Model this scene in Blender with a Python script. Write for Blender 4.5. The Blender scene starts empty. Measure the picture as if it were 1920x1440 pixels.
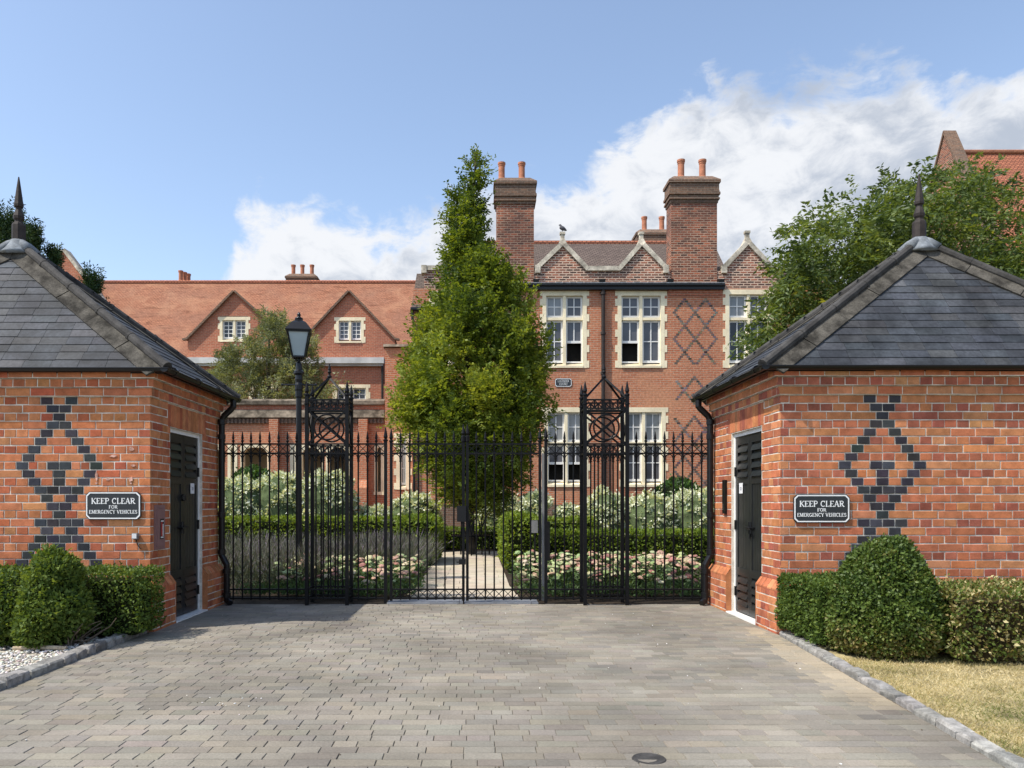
import bpy, math, random
import numpy as np
from mathutils import Vector, Matrix

random.seed(11)
rng = np.random.default_rng(11)
SC = bpy.context.scene
COL = SC.collection
F = 1442.0
CX, CY, H = 895.0, 943.0, 1.185
def PX(x, Y): return (x - CX) * Y / F
def PZ(y, Y): return H + (CY - y) * Y / F
R = math.radians

# ------------------------------------------------------------------ objects
ORIG = {}
def tag(o, label=None, cat=None, group=None, kind=None):
    if label: o['label'] = label
    if cat: o['category'] = cat
    if group: o['group'] = group
    if kind: o['kind'] = kind
    return o
def thing(name, label, cat, loc=(0, 0, 0), group=None):
    o = bpy.data.objects.new(name, None)
    o.empty_display_size = 0.2
    o.location = loc
    COL.objects.link(o)
    ORIG[o.name] = Vector(loc)
    return tag(o, label, cat, group)
def origin(o): return ORIG.get(o.name, Vector((0, 0, 0))) if o else Vector((0, 0, 0))

class MB:
    """collects faces in world coordinates, links them as one mesh object"""
    def __init__(s): s.v = []; s.f = []; s.t = []
    def quad(s, pts, tint=None):
        n = len(s.v); s.v.extend(tuple(p) for p in pts); s.f.append(tuple(range(n, n + len(pts)))); s.t.append(tint)
    def box(s, x0, x1, y0, y1, z0, z1, tint=None):
        n = len(s.v)
        s.v += [(x0,y0,z0),(x1,y0,z0),(x1,y1,z0),(x0,y1,z0),(x0,y0,z1),(x1,y0,z1),(x1,y1,z1),(x0,y1,z1)]
        for q in ((0,3,2,1),(4,5,6,7),(0,1,5,4),(1,2,6,5),(2,3,7,6),(3,0,4,7)):
            s.f.append(tuple(n + i for i in q)); s.t.append(tint)
        return s
    def hexa(s, p, tint=None):
        """8 points: bottom ring 4, top ring 4"""
        n = len(s.v); s.v += [tuple(q) for q in p]
        for q in ((0,3,2,1),(4,5,6,7),(0,1,5,4),(1,2,6,5),(2,3,7,6),(3,0,4,7)):
            s.f.append(tuple(n + i for i in q)); s.t.append(tint)
        return s
    def prism(s, poly, y0, y1, axis='Y', tint=None):
        """poly of (a,z) extruded along axis Y (a=x) or X (a=y)"""
        n = len(s.v); k = len(poly)
        for yy in (y0, y1):
            for a, z in poly:
                s.v.append((a, yy, z) if axis == 'Y' else (yy, a, z))
        s.f.append(tuple(range(n, n + k))); s.t.append(tint)
        s.f.append(tuple(range(n + 2*k - 1, n + k - 1, -1))); s.t.append(tint)
        for i in range(k):
            j = (i + 1) % k
            s.f.append((n+i, n+k+i, n+k+j, n+j)); s.t.append(tint)
        return s
    def tube(s, pts, r, n=8, cap=True, tint=None):
        pts = [Vector(p) for p in pts]
        rs = r if isinstance(r, (list, tuple)) else [r] * len(pts)
        b = len(s.v); prev = None
        for i, p in enumerate(pts):
            d = (pts[min(i+1, len(pts)-1)] - pts[max(i-1, 0)])
            if d.length < 1e-9: d = Vector((0, 0, 1))
            d.normalize()
            if prev is None:
                up = Vector((0, 0, 1)) if abs(d.z) < .9 else Vector((1, 0, 0))
                a = d.cross(up).normalized()
            else:
                a = (prev - d * prev.dot(d)).normalized()
            prev = a; c = d.cross(a)
            for k in range(n):
                t = 2 * math.pi * (k + .5) / n
                q = p + (a * math.cos(t) + c * math.sin(t)) * rs[i]
                s.v.append(tuple(q))
        for i in range(len(pts) - 1):
            for k in range(n):
                j = (k + 1) % n
                s.f.append((b+i*n+k, b+i*n+j, b+(i+1)*n+j, b+(i+1)*n+k)); s.t.append(tint)
        if cap:
            s.f.append(tuple(b + k for k in range(n - 1, -1, -1))); s.t.append(tint)
            e = b + (len(pts)-1)*n
            s.f.append(tuple(e + k for k in range(n))); s.t.append(tint)
        return s
    def lathe(s, c, prof, n=12, tint=None, rot=0.0):
        """prof: list of (r,z) relative to c"""
        b = len(s.v); k = len(prof)
        for r, z in prof:
            for i in range(n):
                t = 2*math.pi*i/n + rot
                s.v.append((c[0]+r*math.cos(t), c[1]+r*math.sin(t), c[2]+z))
        for i in range(k-1):
            for j in range(n):
                m = (j+1) % n
                s.f.append((b+i*n+j, b+i*n+m, b+(i+1)*n+m, b+(i+1)*n+j)); s.t.append(tint)
        s.f.append(tuple(b+j for j in range(n-1,-1,-1))); s.t.append(tint)
        s.f.append(tuple(b+(k-1)*n+j for j in range(n))); s.t.append(tint)
        return s
    def bar(s, p, q, w, d=None, tint=None):
        """rectangular bar from p to q"""
        p = Vector(p); q = Vector(q); d = d or w
        a = (q - p).normalized()
        up = Vector((0, 1, 0)) if abs(a.y) < .9 else Vector((0, 0, 1))
        u = a.cross(up).normalized(); v = a.cross(u)
        pts = []
        for e in (p, q):
            for su, sv in ((-1,-1),(1,-1),(1,1),(-1,1)):
                pts.append(e + u*su*w/2 + v*sv*d/2)
        return s.hexa(pts, tint)
    def split(s, key, chunk=1):
        """one MB per value of key(centre of the last face of each chunk of faces)"""
        out = {}
        for n_, (f, t) in enumerate(zip(s.f, s.t)):
            if n_ % chunk == 0:
                fl = s.f[n_+chunk-1]; c = [sum(s.v[i][k] for i in fl)/len(fl) for k in range(3)]
            m, mp = out.setdefault(key(c), (MB(), {}))
            for i in f:
                if i not in mp: mp[i] = len(m.v); m.v.append(s.v[i])
            m.f.append(tuple(mp[i] for i in f)); m.t.append(t)
        return [m for m, _ in out.values()]
    def objs(s, key, name, mat, parent=None, chunk=1): return [m.obj(name, mat, parent) for m in s.split(key, chunk)]
    def obj(s, name, mat, parent=None, smooth=False, loc=None):
        o0 = origin(parent)
        me = bpy.data.meshes.new(name)
        off = Vector(loc) if loc is not None else o0
        me.from_pydata([(x-off.x, y-off.y, z-off.z) for x, y, z in s.v], [], s.f)
        me.materials.append(mat)
        if any(t is not None for t in s.t):
            at = me.attributes.new('tint', 'FLOAT_COLOR', 'FACE')
            buf = []
            for t in s.t:
                t = t or (1, 1, 1)
                buf += [t[0], t[1], t[2], 1.0]
            at.data.foreach_set('color', buf)
        me.update()
        if smooth:
            me.polygons.foreach_set('use_smooth', [True]*len(me.polygons))
        o = bpy.data.objects.new(name, me)
        COL.objects.link(o)
        if parent:
            o.parent = parent
            o.location = (off - o0)
        else:
            o.location = off
        ORIG[o.name] = off
        return o

def struct(name, mb, mat, **k):
    return tag(mb.obj(name, mat, **k), kind='structure')

# ------------------------------------------------------------------ materials
def new_mat(name):
    m = bpy.data.materials.new(name); m.use_nodes = True
    nt = m.node_tree; nt.nodes.clear()
    out = nt.nodes.new('ShaderNodeOutputMaterial')
    b = nt.nodes.new('ShaderNodeBsdfPrincipled')
    nt.links.new(b.outputs[0], out.inputs[0])
    return m, nt, b, out
def N(nt, t, **k):
    n = nt.nodes.new(t)
    for a, v in k.items(): setattr(n, a, v)
    return n
def setin(n, **k):
    for a, v in k.items():
        n.inputs[a.replace('_', ' ')].default_value = v
def c4(c): return (c[0], c[1], c[2], 1)
def noise(nt, vec, scale, detail=4, rough=.55):
    n = N(nt, 'ShaderNodeTexNoise'); setin(n, Scale=scale, Detail=detail, Roughness=rough)
    nt.links.new(vec, n.inputs['Vector']); return n
def ramp(nt, fac, stops):
    r = N(nt, 'ShaderNodeValToRGB')
    el = r.color_ramp.elements
    while len(el) < len(stops): el.new(.5)
    for e, (p, c) in zip(el, stops):
        e.position = p; e.color = c4(c) if len(c) == 3 else c
    nt.links.new(fac, r.inputs[0]); return r
def mix(nt, fac, a, b, mode='MIX'):
    m = N(nt, 'ShaderNodeMix', data_type='RGBA', blend_type=mode)
    for i, v in ((0, fac), (6, a), (7, b)):
        if isinstance(v, (int, float)): m.inputs[i].default_value = v
        elif isinstance(v, tuple): m.inputs[i].default_value = c4(v)
        else: nt.links.new(v, m.inputs[i])
    return m.outputs[2]
def bump(nt, b, hgt, strength=.3, dist=.01):
    n = N(nt, 'ShaderNodeBump'); setin(n, Strength=strength, Distance=dist)
    nt.links.new(hgt, n.inputs['Height']); nt.links.new(n.outputs[0], b.inputs['Normal'])
def plain(name, col, rough=.6, var=.25, nscale=6, spec=.3, metal=0, bumpd=0.0, tinted=False, fine=60):
    m, nt, b, out = new_mat(name)
    g = N(nt, 'ShaderNodeNewGeometry')
    n1 = noise(nt, g.outputs['Position'], nscale)
    n2 = noise(nt, g.outputs['Position'], fine, 3)
    r = ramp(nt, n1.outputs[0], [(.36, (1-var,)*3), (.64, (1+var*.6,)*3)])
    r2 = ramp(nt, n2.outputs[0], [(.3, (1-var*.6,)*3), (.7, (1+var*.4,)*3)])
    base = col
    if tinted:
        a = N(nt, 'ShaderNodeAttribute', attribute_name='tint'); base = a.outputs['Color']
    c = mix(nt, 1.0, base, r.outputs[0], 'MULTIPLY')
    c = mix(nt, 1.0, c, r2.outputs[0], 'MULTIPLY')
    nt.links.new(c, b.inputs['Base Color'])
    setin(b, Roughness=rough, Metallic=metal); b.inputs['Specular IOR Level'].default_value = spec
    if bumpd: bump(nt, b, n2.outputs[0], .6, bumpd)
    return m
def brick_mat(name, c1, c2, mortar, bw=.225, rh=.075, ms=.010, stain=(.25,.2,.16), stain_amt=.35, off=.5, bias=0., rough=.85, bumpd=.006, patch=None, flecks=None, nsc=.35):
    m, nt, b, out = new_mat(name)
    g = N(nt, 'ShaderNodeNewGeometry')
    sp = N(nt, 'ShaderNodeSeparateXYZ'); nt.links.new(g.outputs['Position'], sp.inputs[0])
    sn = N(nt, 'ShaderNodeSeparateXYZ'); nt.links.new(g.outputs['True Normal'], sn.inputs[0])
    ab = N(nt, 'ShaderNodeMath', operation='ABSOLUTE'); nt.links.new(sn.outputs[0], ab.inputs[0])
    aby = N(nt, 'ShaderNodeMath', operation='ABSOLUTE'); nt.links.new(sn.outputs[1], aby.inputs[0])
    gt = N(nt, 'ShaderNodeMath', operation='GREATER_THAN'); nt.links.new(ab.outputs[0], gt.inputs[0]); nt.links.new(aby.outputs[0], gt.inputs[1])
    mx = N(nt, 'ShaderNodeMix', data_type='FLOAT'); nt.links.new(gt.outputs[0], mx.inputs[0]); nt.links.new(sp.outputs[0], mx.inputs[2]); nt.links.new(sp.outputs[1], mx.inputs[3])
    cb = N(nt, 'ShaderNodeCombineXYZ'); nt.links.new(mx.outputs[0], cb.inputs[0]); nt.links.new(sp.outputs[2], cb.inputs[1])
    # slight waviness so courses are not ruled lines
    nz = noise(nt, g.outputs['Position'], 1.7, 2)
    br = N(nt, 'ShaderNodeTexBrick', offset=off)
    setin(br, Scale=1.0, Mortar_Size=ms, Mortar_Smooth=.25, Bias=bias, Brick_Width=bw, Row_Height=rh)
    br.inputs['Color1'].default_value = c4(c1); br.inputs['Color2'].default_value = c4(c2); br.inputs['Mortar'].default_value = c4(mortar)
    nt.links.new(cb.outputs[0], br.inputs['Vector'])
    n1 = noise(nt, g.outputs['Position'], nsc, 6, .65)
    n2 = noise(nt, g.outputs['Position'], 14, 3)
    r = ramp(nt, n1.outputs[0], [(.42, (0,0,0)), (.72, (1,1,1))])
    c = br.outputs['Color']
    if patch:
        n3 = noise(nt, g.outputs['Position'], .9, 5, .6)
        rp = ramp(nt, n3.outputs[0], [(.48, (0,0,0)), (.62, (1,1,1))])
        pm = N(nt, 'ShaderNodeMath', operation='MULTIPLY'); pm.inputs[1].default_value = .7; nt.links.new(rp.outputs[0], pm.inputs[0])
        c = mix(nt, pm.outputs[0], c, patch)
    ma = N(nt, 'ShaderNodeMath', operation='MULTIPLY'); ma.inputs[1].default_value = stain_amt; nt.links.new(r.outputs[0], ma.inputs[0])
    c = mix(nt, ma.outputs[0], c, stain)
    r2 = ramp(nt, n2.outputs[0], [(.25, (.72,.72,.72)), (.75, (1.22,1.22,1.22))])
    c = mix(nt, 1.0, c, r2.outputs[0], 'MULTIPLY')
    if flecks:
        mp = N(nt, 'ShaderNodeMapping'); mp.inputs['Scale'].default_value = (.8, .8, 7.0); nt.links.new(g.outputs['Position'], mp.inputs['Vector'])
        n4 = noise(nt, mp.outputs[0], 1.6, 4, .6); rf_ = ramp(nt, n4.outputs[0], [(.56, (1,1,1)), (.70, flecks)])
        c = mix(nt, 1.0, c, rf_.outputs[0], 'MULTIPLY')
    nt.links.new(c, b.inputs['Base Color'])
    setin(b, Roughness=rough); b.inputs['Specular IOR Level'].default_value = .2
    iv = N(nt, 'ShaderNodeMath', operation='SUBTRACT'); iv.inputs[0].default_value = 1; nt.links.new(br.outputs['Fac'], iv.inputs[1])
    bump(nt, b, iv.outputs[0], .7, bumpd)
    return m
def leaf_mat(name, stops, trans=.35, rough=.5, spec=.3):
    m, nt, b, out = new_mat(name)
    a = N(nt, 'ShaderNodeAttribute', attribute_name='leaf_tint')
    r = ramp(nt, a.outputs['Fac'], stops)
    nt.links.new(r.outputs[0], b.inputs['Base Color'])
    setin(b, Roughness=rough); b.inputs['Specular IOR Level'].default_value = spec
    tr = N(nt, 'ShaderNodeBsdfTranslucent')
    c = mix(nt, 1.0, r.outputs[0], (1.5, 1.35, .5), 'MULTIPLY')
    nt.links.new(c, tr.inputs[0])
    ms = N(nt, 'ShaderNodeMixShader'); ms.inputs[0].default_value = trans
    nt.links.new(b.outputs[0], ms.inputs[1]); nt.links.new(tr.outputs[0], ms.inputs[2]); nt.links.new(ms.outputs[0], out.inputs[0])
    return m

M = {}
M['brick'] = plain('gatehouse_brick', (.5,.2,.08), .88, .20, 11, .15, bumpd=.0035, tinted=True, fine=75)
M['mortar'] = plain('lime_mortar', (.68,.62,.53), .95, .25, 8, .1, bumpd=.004)
M['slate'] = plain('roof_slate', (.1,.105,.12), .7, .46, 2.6, .22, bumpd=.0015, tinted=True, fine=35)
M['concrete'] = plain('lichen_concrete', (.085,.078,.066), .95, .6, 7, .12, bumpd=.005, fine=70)
M['roll'] = plain('ridge_roll', (.060,.057,.054), .85, .4, 6, .2, bumpd=.003)
M['lead'] = plain('lead_sheet', (.20,.22,.24), .85, .35, 12, .4, metal=.1)
M['black'] = plain('black_paint', (.007,.007,.008), .34, .2, 20, .35)
M['iron'] = plain('black_ironwork', (.0045,.0045,.0055), .42, .2, 30, .22)
M['door'] = plain('dark_door_paint', (.018,.020,.021), .32, .2, 10, .5)
M['white'] = plain('white_paint', (.80,.79,.76), .5, .06, 8, .4)
M['cream'] = plain('cream_stone', (.90,.78,.54), .85, .14, 1.6, .2, bumpd=.003, fine=25)
M['arcadestone'] = plain('sooty_stone', (.20,.165,.125), .95, .6, 2.6, .1, bumpd=.01, fine=9)
M['oldstone'] = plain('weathered_stone', (.56,.50,.40), .9, .5, 2.2, .15, bumpd=.006, fine=14)
M['finial'] = plain('dark_clay', (.040,.032,.029), .7, .3, 14, .25)
M['pot'] = plain('clay_pot', (.46,.19,.11), .8, .2, 7, .2)
M['signblack'] = plain('sign_enamel', (.022,.026,.030), .35, .08, 8, .5)
M['signwhite'] = plain('sign_white', (.85,.85,.83), .5, .04, 8, .4)
M['pink'] = plain('cabinet_paint', (.25,.135,.125), .55, .1, 9, .4)
M['red'] = plain('red_paint', (.35,.03,.03), .5, .1, 9, .4)
M['granite'] = plain('granite_sett', (.33,.34,.35), .85, .35, 18, .3, bumpd=.006, tinted=True, fine=110)
M['paver'] = plain('concrete_paver', (.25,.23,.2), .95, .24, .9, .12, bumpd=.004, tinted=True, fine=95)
M['jointsand'] = plain('joint_sand', (.15,.128,.098), .95, .3, 4, .1)
M['path'] = plain('path_slab', (.46,.40,.31), .9, .14, 3, .2, bumpd=.002, tinted=True)
M['greyslab'] = plain('grey_slab', (.24,.25,.27), .8, .25, 4, .3, bumpd=.003)
M['soil'] = plain('bed_soil', (.055,.042,.03), .95, .4, 5, .1, bumpd=.02)
M['ground'] = plain('far_ground', (.11,.11,.055), .95, .4, .8, .1)
M['lawn'] = plain('dry_turf', (.36,.30,.16), .95, .45, 3.5, .1, bumpd=.015, fine=55)
M['gravelbed'] = plain('gravel_base', (.44,.40,.33), .95, .4, 22, .1, bumpd=.012)
M['pebble'] = plain('white_pebble', (.62,.57,.49), .8, .2, 40, .25, tinted=True)
M['wood'] = plain('bare_wood', (.50,.40,.28), .8, .3, 14, .2)
M['bark'] = plain('tree_bark', (.085,.072,.058), .9, .4, 9, .15, bumpd=.01)
M['twig'] = plain('dry_twig', (.20,.155,.115), .9, .3, 14, .15)
M['dark'] = plain('dim_interior', (.016,.015,.014), .9, .3, 2, .1)  # near-black colour gives solid boxes behind the windows the darkness of unlit rooms
M['tan'] = plain('cloister_plaster', (.66,.55,.38), .9, .15, 2, .1)
M['greymetal'] = plain('grey_metal', (.22,.22,.215), .5, .15, 8, .4)
M['paper'] = plain('paper_notice', (.72,.72,.72), .7, .05, 20, .2)
M['grime'] = plain('faded_print', (.42,.42,.44), .8, .3, 60, .2)
M['headstone'] = plain('painted_gutter', (.58,.57,.54), .6, .2, 2, .3)
M['darkbrick'] = plain('blue_brick', (.045,.043,.048), .75, .35, 7, .25, bumpd=.003, tinted=True)
M['house'] = brick_mat('house_brick', (.47,.150,.072), (.58,.210,.105), (.52,.37,.26), stain=(.33,.14,.085), stain_amt=.55, patch=(.60,.29,.16))
M['parapet'] = brick_mat('parapet_brick', (.075,.045,.038), (.48,.17,.10), (.66,.48,.36), bw=.24, rh=.082, ms=.018, stain=(.10,.06,.05), stain_amt=.5, bias=-.15)
M['stack'] = brick_mat('stack_brick', (.085,.043,.034), (.41,.130,.068), (.42,.29,.21), bw=.225, rh=.078, ms=.014, stain=(.08,.045,.04), stain_amt=.7, nsc=.6)
M['brown'] = brick_mat('sooty_brick', (.14,.085,.06), (.24,.13,.08), (.26,.2,.15), stain=(.08,.07,.06), stain_amt=.6)
M['range'] = brick_mat('range_brick', (.43,.130,.072), (.55,.185,.10), (.48,.30,.20), stain=(.24,.10,.075), stain_amt=.5, nsc=.5)
M['tile'] = brick_mat('orange_tile', (.305,.125,.068), (.40,.175,.098), (.18,.08,.05), bw=.17, rh=.072, ms=.010, stain=(.24,.125,.085), stain_amt=.6, bumpd=.012, patch=(.38,.19,.11), nsc=.7, flecks=(.55,.5,.48))
M['tile2'] = brick_mat('red_tile', (.42,.15,.085), (.56,.215,.12), (.15,.055,.035), bw=.17, rh=.085, ms=.018, stain=(.26,.12,.08), stain_amt=.4, bumpd=.015)
M['browntile'] = brick_mat('brown_tile', (.125,.092,.078), (.185,.138,.115), (.06,.045,.038), bw=.17, rh=.07, ms=.014, stain=(.10,.08,.06), stain_amt=.5, bumpd=.012)
def glass(name, col, rough=.06):
    m, nt, b, out = new_mat(name)
    g = N(nt, 'ShaderNodeNewGeometry')
    n1 = noise(nt, g.outputs['Position'], 1.3, 2)
    r = ramp(nt, n1.outputs[0], [(.3, tuple(c*.7 for c in col)), (.7, tuple(min(1, c*1.3) for c in col))])
    nt.links.new(r.outputs[0], b.inputs['Base Color'])
    setin(b, Roughness=rough); b.inputs['Specular IOR Level'].default_value = .5
    return m
M['pane'] = glass('window_glass', (.085,.085,.095))  # opaque grey base stands in for sky reflections and curtains in the panes
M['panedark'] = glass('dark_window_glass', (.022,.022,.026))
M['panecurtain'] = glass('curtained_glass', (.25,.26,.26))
M['frosted'] = glass('frosted_lamp_glass', (.36,.42,.42), .35)

# foliage
M['hornbeam'] = leaf_mat('hornbeam_leaf', [(0,(.045,.085,.016)),(.35,(.120,.170,.026)),(.7,(.205,.265,.036)),(1,(.32,.355,.06))], .44)
M['cherry'] = leaf_mat('cherry_leaf', [(0,(.040,.070,.026)),(.5,(.115,.165,.050)),(.9,(.20,.245,.065)),(1,(.36,.37,.07))], .42, .45, .3)
M['birch'] = leaf_mat('olive_leaf', [(0,(.065,.085,.045)),(.5,(.17,.20,.10)),(1,(.33,.35,.21))], .36)
M['conifer'] = leaf_mat('conifer_needle', [(0,(.015,.04,.016)),(.6,(.045,.085,.028)),(1,(.10,.13,.04))], .15)
M['box'] = leaf_mat('box_leaf', [(0,(.028,.056,.012)),(.5,(.090,.145,.028)),(1,(.19,.25,.055))], .34, .55, .2)
M['boxdry'] = leaf_mat('scorched_leaf', [(0,(.034,.066,.012)),(.42,(.115,.170,.032)),(.72,(.15,.14,.04)),(.86,(.26,.19,.07)),(1,(.50,.44,.22))], .22, .5)
M['gardenbox'] = leaf_mat('garden_hedge_leaf', [(0,(.045,.085,.010)),(.5,(.135,.20,.020)),(1,(.26,.32,.04))], .36)
M['variegated'] = leaf_mat('variegated_leaf', [(0,(.09,.14,.06)),(.30,(.30,.36,.20)),(.60,(.60,.64,.46)),(1,(.80,.81,.66))], .28)
M['dome'] = leaf_mat('dome_leaf', [(0,(.022,.06,.012)),(.6,(.055,.115,.022)),(1,(.10,.17,.03))], .28)
M['lavender'] = leaf_mat('lavender_stem', [(0,(.03,.045,.025)),(.5,(.095,.115,.07)),(.72,(.14,.135,.11)),(.85,(.15,.115,.155)),(1,(.19,.15,.20))], .2)
M['sedumleaf'] = leaf_mat('sedum_leaf', [(0,(.04,.085,.03)),(.6,(.09,.15,.05)),(1,(.16,.22,.09))], .25)
M['blade'] = leaf_mat('grass_blade', [(0,(.11,.14,.035)),(.3,(.26,.25,.09)),(.55,(.46,.37,.18)),(1,(.66,.56,.34))], .25)
M['flower'] = plain('sedum_flower', (.55,.45,.32), .9, .25, 30, .1, bumpd=.012, tinted=True)
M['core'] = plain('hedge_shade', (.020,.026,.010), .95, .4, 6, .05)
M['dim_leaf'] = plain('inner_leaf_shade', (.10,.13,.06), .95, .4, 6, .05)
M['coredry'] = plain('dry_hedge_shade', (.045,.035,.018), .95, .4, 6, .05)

# ------------------------------------------------------------------ leaves
def unit(a):
    return a / np.maximum(np.linalg.norm(a, axis=1, keepdims=True), 1e-9)
def leaf_obj(name, P, D, Nn, L, W, T, mat, parent=None, fold=.18):
    n = len(P)
    D = unit(D); S = unit(np.cross(D, Nn)); Nn = np.cross(S, D)
    L = np.broadcast_to(np.asarray(L, float).reshape(-1, 1), (n, 1)); W = np.broadcast_to(np.asarray(W, float).reshape(-1, 1), (n, 1))
    o0 = np.array(origin(parent))
    V = np.empty((n, 4, 3))
    P = P - o0
    V[:, 0] = P
    V[:, 1] = P + D*L*.45 + S*W*.5 + Nn*W*fold
    V[:, 2] = P + D*L
    V[:, 3] = P + D*L*.45 - S*W*.5 + Nn*W*fold
    me = bpy.data.meshes.new(name)
    me.vertices.add(4*n); me.vertices.foreach_set('co', V.reshape(-1))
    b = (np.arange(n)*4)[:, None]
    tri = np.concatenate([b + np.array([[0,1,2]]), b + np.array([[0,2,3]])], axis=1).reshape(-1)
    me.loops.add(6*n); me.loops.foreach_set('vertex_index', tri.astype(np.int32))
    me.polygons.add(2*n); me.polygons.foreach_set('loop_start', (np.arange(2*n)*3).astype(np.int32))
    try: me.polygons.foreach_set('loop_total', np.full(2*n, 3, np.int32))
    except Exception: pass
    at = me.attributes.new('leaf_tint', 'FLOAT', 'FACE')
    at.data.foreach_set('value', np.repeat(np.clip(T, 0, 1), 2).astype(np.float32))
    me.materials.append(mat); me.update(calc_edges=True)
    o = bpy.data.objects.new(name, me); COL.objects.link(o)
    if parent: o.parent = parent
    ORIG[o.name] = Vector(o0)
    return o
def rdir(n, z=1.0):
    a = rng.normal(size=(n, 3)); a[:, 2] *= z
    return unit(a)
def sprays(C, A, length, nl, size, wid, tint, droop=0.0, tj=.14, njit=.45):
    """C centres, A axis directions: leafy shoots with leaves either side of the axis"""
    m = len(C); A = unit(A)
    Nup = np.tile([0, 0, 1.0], (m, 1)) + rng.normal(scale=.35, size=(m, 3))
    S = unit(np.cross(A, Nup)); Nn = np.cross(S, A)
    t = (np.arange(nl) + .5)/nl
    sg = np.where(np.arange(nl) % 2 == 0, 1.0, -1.0)
    Lg = (length * rng.uniform(.7, 1.3, size=m))[:, None, None]
    P = C[:, None, :] + A[:, None, :]*t[None, :, None]*Lg
    P[:, :, 2] -= droop * (t[None, :]**2) * Lg[:, :, 0]
    D = A[:, None, :]*.55 + S[:, None, :]*(sg[None, :, None])*.85 + rng.normal(scale=.28, size=(m, nl, 3))
    D[:, :, 2] -= droop*.8
    NN = Nn[:, None, :] + rng.normal(scale=njit, size=(m, nl, 3))
    P = P.reshape(-1, 3) + rng.normal(scale=size*.15, size=(m*nl, 3))
    T = np.repeat(tint, nl) + rng.normal(scale=tj, size=m*nl)
    L = size*rng.uniform(.7, 1.25, size=m*nl)
    return P, D.reshape(-1, 3), NN.reshape(-1, 3), L, L*wid, T
def cat(parts): return [np.concatenate([p[i] for p in parts]) for i in range(6)]
def blob_crown(blobs, per, length, nl, size, wid, tint_of, up=.25, droop=0.0, njit=.45):
    """blobs: (x,y,z,r,(stretch z)) -> sprays starting inside each blob, pointing outwards"""
    C = []; A = []; T = []
    for b in blobs:
        x, y, z, r = b[:4]; sz = b[4] if len(b) > 4 else 1.0
        n = max(3, int(per * (r**2)))
        d = rdir(n); rad = r * (rng.uniform(.15, 1, size=n)**.45)
        off = d * rad[:, None]; off[:, 2] *= sz
        c = np.array([x, y, z]) + off
        a = d + np.array([0, 0, up]) + rng.normal(scale=.45, size=(n, 3))
        tb = rng.normal(scale=.13)
        C.append(c); A.append(a); T.append(np.array([tint_of(q) for q in c]) + tb)
    C = np.concatenate(C); A = np.concatenate(A); T = np.concatenate(T)
    return sprays(C, A, length, nl, size, wid, T, droop, njit=njit)

def hedge_surface(n, x0, x1, y0, y1, z0, z1, rnd=.06, faces='FLRTB'):
    """points and normals over a soft-edged box"""
    ar = {'F': (x1-x0)*(z1-z0), 'B': (x1-x0)*(z1-z0), 'L': (y1-y0)*(z1-z0), 'R': (y1-y0)*(z1-z0), 'T': (x1-x0)*(y1-y0)}
    tot = sum(ar[f] for f in faces); P = []; Q = []
    for f in faces:
        k = max(1, int(n*ar[f]/tot)); u = rng.uniform(0, 1, k); v = rng.uniform(0, 1, k)
        X = x0 + u*(x1-x0); Yv = y0 + v*(y1-y0)
        if f in 'FB': p = np.stack([X, np.full(k, y0 if f == 'F' else y1), z0 + v*(z1-z0)], 1); q = np.tile([0, -1.0 if f == 'F' else 1.0, 0], (k, 1))
        elif f in 'LR': p = np.stack([np.full(k, x0 if f == 'L' else x1), y0 + u*(y1-y0), z0 + v*(z1-z0)], 1); q = np.tile([-1.0 if f == 'L' else 1.0, 0, 0], (k, 1))
        else: p = np.stack([X, Yv, np.full(k, z1)], 1); q = np.tile([0, 0, 1.0], (k, 1))
        P.append(p); Q.append(q)
    P = np.concatenate(P); Q = np.concatenate(Q)
    # round the edges
    c = np.array([(x0+x1)/2, (y0+y1)/2, (z0+z1)/2]); hs = np.array([(x1-x0)/2, (y1-y0)/2, (z1-z0)/2])
    rel = (P - c); inner = np.clip(rel, -(hs-rnd), hs-rnd); d = rel - inner
    ln = np.linalg.norm(d, axis=1, keepdims=True)
    P = c + inner + d/np.maximum(ln, 1e-6)*rnd
    Q = unit(Q*.4 + d/np.maximum(ln, 1e-6))
    return P, Q
def wob(P, s, amp):
    return (np.sin(P[:, 0]*s+1.3)*np.sin(P[:, 1]*s*1.3+.4)*np.sin(P[:, 2]*s*1.1+2.1) + .6*np.sin(P[:, 0]*s*2.3)*np.sin(P[:, 2]*s*2.7+P[:, 1]*2))*amp
def clump(P, s=9.0):
    return np.sin(P[:, 0]*s+.7)*np.sin(P[:, 2]*s*1.2+1.9)*np.cos(P[:, 1]*s*.9) + .5*np.sin(P[:, 0]*s*2.7+P[:, 2]*s*2)
def clip_leaves(name, P, Q, size, wid, mat, parent, t0=.5, tv=.2, depth=.05, ta=.12, wobble=.018):
    n = len(P)
    P = P + Q*(wob(P, 6, wobble) - rng.uniform(0, depth, n)**1.0)[:, None]
    D = Q*.55 + rng.normal(scale=.62, size=(n, 3)); D[:, 2] += .15
    Nn = Q + rng.normal(scale=.55, size=(n, 3))
    T = t0 + clump(P)*ta + rng.normal(scale=tv, size=n)
    L = size*rng.uniform(.5, 1.5, n)
    k = rng.choice(n, max(6, n//260), replace=False)
    sp_ = sprays(P[k]-Q[k]*size, Q[k]+rng.normal(scale=.35, size=(len(k), 3))+np.array([0, 0, .35]), size*3.2, 8, size, wid, np.clip(T[k]+.12, 0, 1))
    P, D, Nn, L, W_, T = [np.concatenate(z_) for z_ in zip((P, D, Nn, L, L*wid, T), sp_)]
    return leaf_obj(name, P, D, Nn, L, W_, T, mat, parent)
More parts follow.
